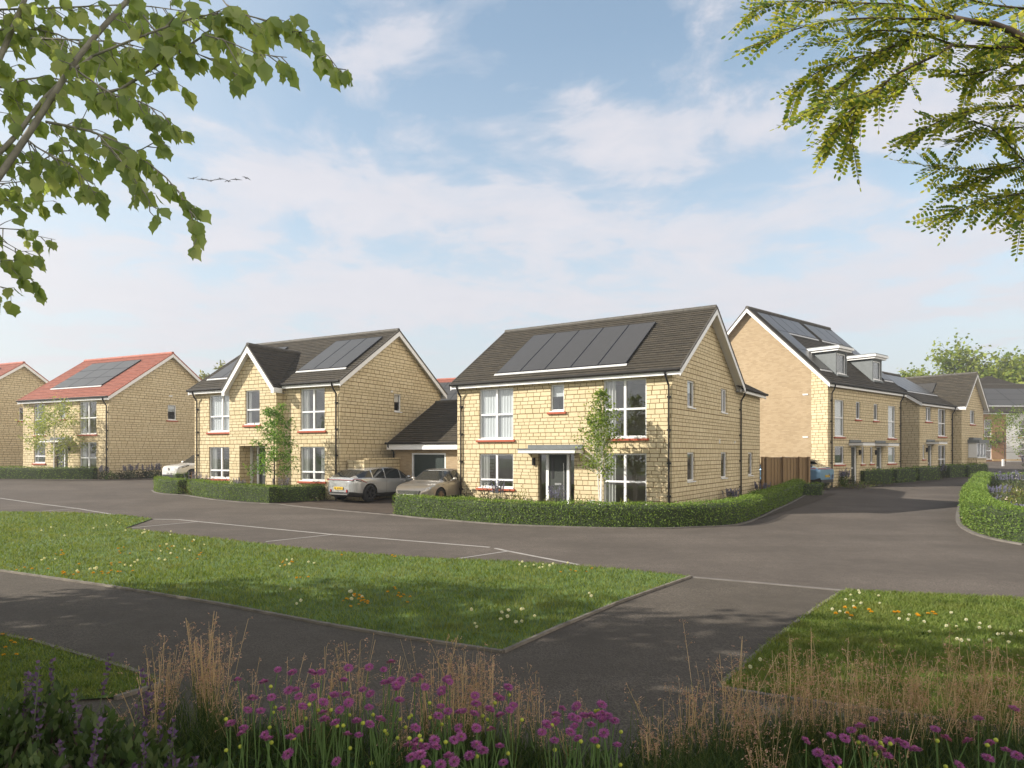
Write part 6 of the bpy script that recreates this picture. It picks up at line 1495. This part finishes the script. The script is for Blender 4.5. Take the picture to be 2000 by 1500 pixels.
# a second tree beside it, outside the photo, which shades the path
st = empty('broadleaf_tree', (-14.0, 5.2, 0), 0, 'broad leaved tree standing outside the left edge, shading the near path', 'tree')
m_ = MB(); m_.tube([(0, 0, -.2), (.05, 0, 2.0), (0, .1, 4.5), (.1, 0, 7.5)], [.24, .2, .14, .05], 10)
for a in range(9): m_.tube([(0, .05, 3 + .4 * a), (math.cos(a*2.4)*1.4, math.sin(a*2.4)*1.4, 3.9 + .4*a), (math.cos(a*2.4)*2.9, math.sin(a*2.4)*2.9, 4.5 + .42*a)], [.07, .05, .02], 6)
m_.build('trunk', BARK, st, smooth=True); CP = []
while len(CP) < 4200:
    p = np.array([rg.normal(0, 2.4), rg.normal(0, 2.4), rg.normal(6.3, 1.5)])
    if (p[0]/4.6)**2 + (p[1]/4.6)**2 + ((p[2]-6.3)/3.1)**2 > 1 or math.sin(p[0]*1.5 + 2) * math.cos(p[1]*1.4 + 1) * math.sin(p[2]*1.5) < -.34: continue
    if abs(p[0] - 14) / max(.5, p[1] + 5.2) < .84: continue
    CP.append(p)
crown_of(CP, st, (0, 0, 0))

# feathery leaved tree on the right
ACL = foliage('compound_leaflet', [(.08, .15, .03), (.14, .23, .04), (.33, .38, .06), (.62, .58, .08), (.12, .20, .035), (.50, .50, .07)], .62, rough=.5)
rt = empty('overhanging_tree', (6.6, 4.6, 0), 0, 'feathery leaved tree hanging into the upper right corner, its trunk outside the photo', 'tree')
wood = MB(); inv = Vector((6.6, 4.6, 0)); BR = []
limb([(6.6, 4.6, -.2), (6.5, 4.6, 1.6), (6.6, 4.7, 3.2), (6.8, 4.6, 5.2), (6.9, 4.4, 6.4)], .20, .06, 12)
limb([(6.55, 4.65, 2.6), (5.2, 4.7, 4.0), (4.2, 4.6, 4.8)] + poly_at([(2040,95)], 4.5), .09, .042)
limb([(6.6, 4.7, 2.9), (5.0, 4.6, 3.6), (4.2, 4.5, 4.0)] + poly_at([(2040,330)], 4.5), .06, .02)
br([(2040,95),(1990,72),(1958,50),(1900,42),(1865,34)], 4.5, .040, .022, True, .8)
br([(1865,34),(1800,38),(1700,35),(1600,45),(1540,62),(1478,88)], 4.4, .014, .003)
br([(1900,42),(1760,10),(1640,6),(1540,2),(1470,22)], 4.6, .014, .003)
br([(2040,100),(1940,92),(1860,88),(1800,66),(1700,60),(1620,85)], 4.5, .022, .003)
br([(1860,88),(1820,112),(1755,142),(1715,172),(1672,205),(1640,245),(1618,285)], 4.4, .016, .003)
br([(1715,172),(1670,190),(1620,200),(1580,215)], 4.3, .006, .002)
br([(1690,190),(1665,240),(1655,280),(1668,290)], 4.4, .006, .002)
br([(1800,66),(1720,100),(1640,120),(1580,150),(1555,180)], 4.5, .009, .002)
br([(1760,100),(1690,130),(1650,160),(1600,205)], 4.6, .007, .002)
br([(1755,142),(1790,150),(1740,190)], 4.4, .005, .002)
br([(2040,130),(1960,128),(1900,148),(1850,140)], 4.7, .012, .003)
br([(2040,205),(1960,208),(1890,218),(1830,238),(1775,268)], 4.5, .012, .003)
br([(2040,245),(1980,250),(1900,262),(1870,280)], 4.7, .010, .003)
br([(2040,350),(1985,300),(1945,255),(1900,235)], 4.6, .012, .004)
br([(2040,325),(1960,328),(1880,330),(1800,322)], 4.8, .009, .002)
br([(1960,328),(1910,355),(1860,370)], 4.8, .006, .002)
br([(2040,372),(1950,385),(1895,400),(1842,425)], 4.7, .008, .002)
br([(2040,395),(1960,410),(1930,405)], 4.9, .006, .002)
br([(2040,415),(2005,420),(1990,452)], 4.6, .005, .002, True, .6)
br([(2040,20),(1940,10),(1850,-10),(1700,-20)], 4.8, .014, .004)
br([(2040,60),(1960,80),(1920,110),(1890,170)], 4.8, .012, .003)
br([(2040,170),(1990,165),(1940,180)], 4.9, .010, .003)
br([(2500,-80),(2330,10),(2180,40),(2070,10)], 4.6, .02, .004, True, .8)
br([(2500,160),(2350,160),(2200,205),(2080,262)], 4.6, .018, .003, True, .8)
br([(2420,300),(2260,335),(2130,400),(2080,450)], 4.6, .014, .003, True, .8)
br([(2300,-190),(2170,-130),(2060,-60)], 4.7, .016, .003, True, .8)
br([(2350,60),(2230,110),(2120,150)], 4.4, .012, .003, True, .8)
P2, D2_, S2, N2 = [], [], [], []
for q, r1, leafy, dens in BR:
    L = np.linalg.norm(np.diff(q, axis=0), axis=1).sum(); nt = max(3, int(L / .027 * dens))
    for i in range(nt):
        t = (i + rg.uniform(.1, .9)) / nt; j = min(int(t * (len(q) - 1)), len(q) - 2); f_ = t*(len(q)-1) - j; c = q[j] * (1 - f_) + q[j+1] * f_
        td = q[min(j+2, len(q)-1)] - q[j]; td /= np.linalg.norm(td); d = td * rg.uniform(.3, 1.0) + rg.normal(0, .42, 3) + np.array([-.30, 0, -.14]); d /= np.linalg.norm(d); RL = rg.uniform(.13, .24); npair = int(rg.integers(6, 10))
        sd = np.cross(d, [rg.normal(0, .35), -.75, .6 + rg.normal(0, .3)]); sd /= np.linalg.norm(sd); nn = np.cross(sd, d); pts = []
        for k in range(npair + 1):
            u = .12 + .88 * k / npair; p = c + d * RL * u + np.array([0, 0, -.35]) * RL * u * u * .45 - nn * 0; pts.append(p)
            sz = .040 * (1 - .25 * abs(u - .5)) * rg.uniform(.85, 1.1)
            for s in ((-1, 1) if k < npair else (0,)):
                v = sd * s + d * .35 if s else d; v = v / np.linalg.norm(v); P2.append(p + v * .004); D2_.append(v); S2.append(sz); N2.append(nn + rg.normal(0, .25, 3))
        wood.tube([loc(c), loc(pts[len(pts)//2]), loc(pts[-1])], [.0022, .0017, .001], 4, False)
P2, D2_, S2, N2 = map(np.array, (P2, D2_, S2, N2)); s, n = frames(D2_, N2)
V = np.stack([P2, P2 + D2_*(S2*.22)[:, None] + s*(S2*.24)[:, None], P2 + D2_*(S2*.68)[:, None] + s*(S2*.27)[:, None], P2 + D2_*S2[:, None], P2 + D2_*(S2*.68)[:, None] - s*(S2*.27)[:, None], P2 + D2_*(S2*.22)[:, None] - s*(S2*.24)[:, None]], 1) - np.array(inv)
np_mesh('leaves', V.reshape(-1, 3), np.arange(len(P2)*6).reshape(-1, 6), ACL, rt)
wood.build('trunk', BARK_D, rt, smooth=True)
# ------------------------------------------------------------------ thin haze in the air
hm = bpy.data.materials.new('pale_haze'); hm.use_nodes = True; ht_ = hm.node_tree
for n_ in list(ht_.nodes): ht_.nodes.remove(n_)
ho = ht_.nodes.new('ShaderNodeOutputMaterial'); hv_ = ht_.nodes.new('ShaderNodeVolumePrincipled')
hv_.inputs['Density'].default_value = .0014; hv_.inputs['Color'].default_value = (.97, .98, 1, 1); hv_.inputs['Anisotropy'].default_value = .55
ht_.links.new(hv_.outputs[0], ho.inputs['Volume'])
m = MB(); m.box((-262, -62, -1.5), (262, 322, 36)); o = m.build('haze', hm); tag(o, 'thin pale haze in the air over the whole street', 'haze', kind='stuff')
# ------------------------------------------------------------------ camera, sun, sky
cam = bpy.data.cameras.new('camera'); co = bpy.data.objects.new('camera', cam); COL.objects.link(co)
co.location = (0, 0, CAMZ); co.rotation_euler = (PI/2, 0, 0)
cam.lens = 24; cam.sensor_width = 36; cam.shift_y = (HOR - 750) / 2000; cam.clip_start = .05; cam.clip_end = 4000
scene.camera = co
SUN_AZ = Vector((-.98, -.20, 0)).normalized(); SUN_EL = math.radians(32)
sd = Vector((SUN_AZ.x * math.cos(SUN_EL), SUN_AZ.y * math.cos(SUN_EL), math.sin(SUN_EL)))
sl = bpy.data.lights.new('sun', 'SUN'); sl.energy = 4.9; sl.angle = math.radians(.6); sl.color = (1.0, .93, .82)
so = bpy.data.objects.new('sun', sl); COL.objects.link(so); so.rotation_euler = sd.to_track_quat('Z', 'Y').to_euler(); so.location = (-40, -20, 40)
wd = bpy.data.worlds.new('World'); scene.world = wd; wd.use_nodes = True; nt = wd.node_tree
bg = nt.nodes['Background']; bg.inputs['Strength'].default_value = .13
sky = nt.nodes.new('ShaderNodeTexSky'); sky.sky_type = 'NISHITA'; sky.sun_disc = False; sky.sun_elevation = SUN_EL
sky.sun_rotation = math.atan2(sd.x, sd.y); sky.air_density = 1.0; sky.dust_density = .6; sky.ozone_density = 1.6
tc = nt.nodes.new('ShaderNodeTexCoord'); sp = nt.nodes.new('ShaderNodeSeparateXYZ'); nt.links.new(tc.outputs['Generated'], sp.inputs[0])
z = sp.outputs[2]; den = math_(nt, 'ADD', math_(nt, 'MAXIMUM', z, 0.0), .10)
cb = nt.nodes.new('ShaderNodeCombineXYZ'); nt.links.new(math_(nt, 'DIVIDE', sp.outputs[0], den), cb.inputs[0]); nt.links.new(math_(nt, 'DIVIDE', sp.outputs[1], den), cb.inputs[1])
cb.inputs[2].default_value = 1.7
wv = node(nt, 'ShaderNodeTexNoise', Scale=.9, Detail=3); nt.links.new(cb.outputs[0], wv.inputs['Vector'])
vm = nt.nodes.new('ShaderNodeVectorMath'); vm.operation = 'MULTIPLY_ADD'; nt.links.new(wv.outputs['Color'], vm.inputs[0]); vm.inputs[1].default_value = (.7, .7, .7); nt.links.new(cb.outputs[0], vm.inputs[2])
n1 = noise(nt, vm.outputs[0], 1.9, 10, .6); n2 = noise(nt, vm.outputs[0], .45, 3, .5); n3 = noise(nt, vm.outputs[0], 4.5, 7, .6)
dens = math_(nt, 'ADD', math_(nt, 'ADD', math_(nt, 'MULTIPLY', n1, .62), math_(nt, 'MULTIPLY', n2, .28)), math_(nt, 'MULTIPLY', n3, .15))
bank = ramp(nt, z, [(.10, (.2, .2, .2)), (.22, (1, 1, 1)), (.38, (.8, .8, .8)), (.53, (.1, .1, .1))])
dens = math_(nt, 'ADD', dens, math_(nt, 'MULTIPLY', bank, .072))
mask = ramp(nt, dens, [(.53, (0, 0, 0)), (.57, (.30, .30, .30)), (.605, (.78, .78, .78)), (.66, (1, 1, 1))])
# blue sky pales towards the horizon; clouds are soft and slightly pink
skyc = mixc(nt, 1.0, sky.outputs[0], (1.34, 1.27, 1.06), 'MULTIPLY')
hz = ramp(nt, z, [(0.0, (.95, .95, .95)), (.14, (.72, .72, .72)), (.32, (.28, .28, .28)), (.52, (.05, .05, .05)), (.8, (0, 0, 0))])
skyc = mixc(nt, hz, skyc, (3.35, 3.5, 3.8))
cl = mixc(nt, n3, (3.75, 3.68, 3.95), (4.25, 4.1, 4.3))
# unseen bright glow added behind the viewer on the right to lift shaded gables
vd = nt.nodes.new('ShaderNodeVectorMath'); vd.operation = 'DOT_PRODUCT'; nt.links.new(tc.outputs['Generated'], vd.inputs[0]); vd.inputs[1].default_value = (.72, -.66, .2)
fill_glow = ramp(nt, vd.outputs['Value'], [(.0, (0, 0, 0)), (.75, (1, 1, 1))])
cl = mixc(nt, fill_glow, cl, (10.4, 9.2, 7.7))
mask = math_(nt, 'MAXIMUM', math_(nt, 'MULTIPLY', mask, .85), math_(nt, 'MULTIPLY', fill_glow, .8))
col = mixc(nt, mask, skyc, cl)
# bright haze round the sun, unseen sky overhead darkened to deepen ground shade
vs = nt.nodes.new('ShaderNodeVectorMath'); vs.operation = 'DOT_PRODUCT'; nt.links.new(tc.outputs['Generated'], vs.inputs[0]); vs.inputs[1].default_value = tuple(sd)
col = mixc(nt, ramp(nt, vs.outputs['Value'], [(.30, (0, 0, 0)), (.62, (.55, .55, .55)), (.9, (.9, .9, .9))]), col, (4.3, 4.35, 4.4))
col = mixc(nt, ramp(nt, z, [(.58, (0, 0, 0)), (.78, (.75, .75, .75))]), col, (.5, .8, 1.4))
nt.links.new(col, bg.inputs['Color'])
scene.view_settings.view_transform = 'Standard'; scene.view_settings.look = 'None'; scene.view_settings.exposure = .68; scene.view_settings.gamma = 1
scene.render.engine = 'CYCLES'; scene.cycles.max_bounces = 8; scene.cycles.diffuse_bounces = 4; scene.cycles.transparent_max_bounces = 16; scene.cycles.caustics_reflective = False; scene.cycles.caustics_refractive = False
scene.cycles.use_denoising = True
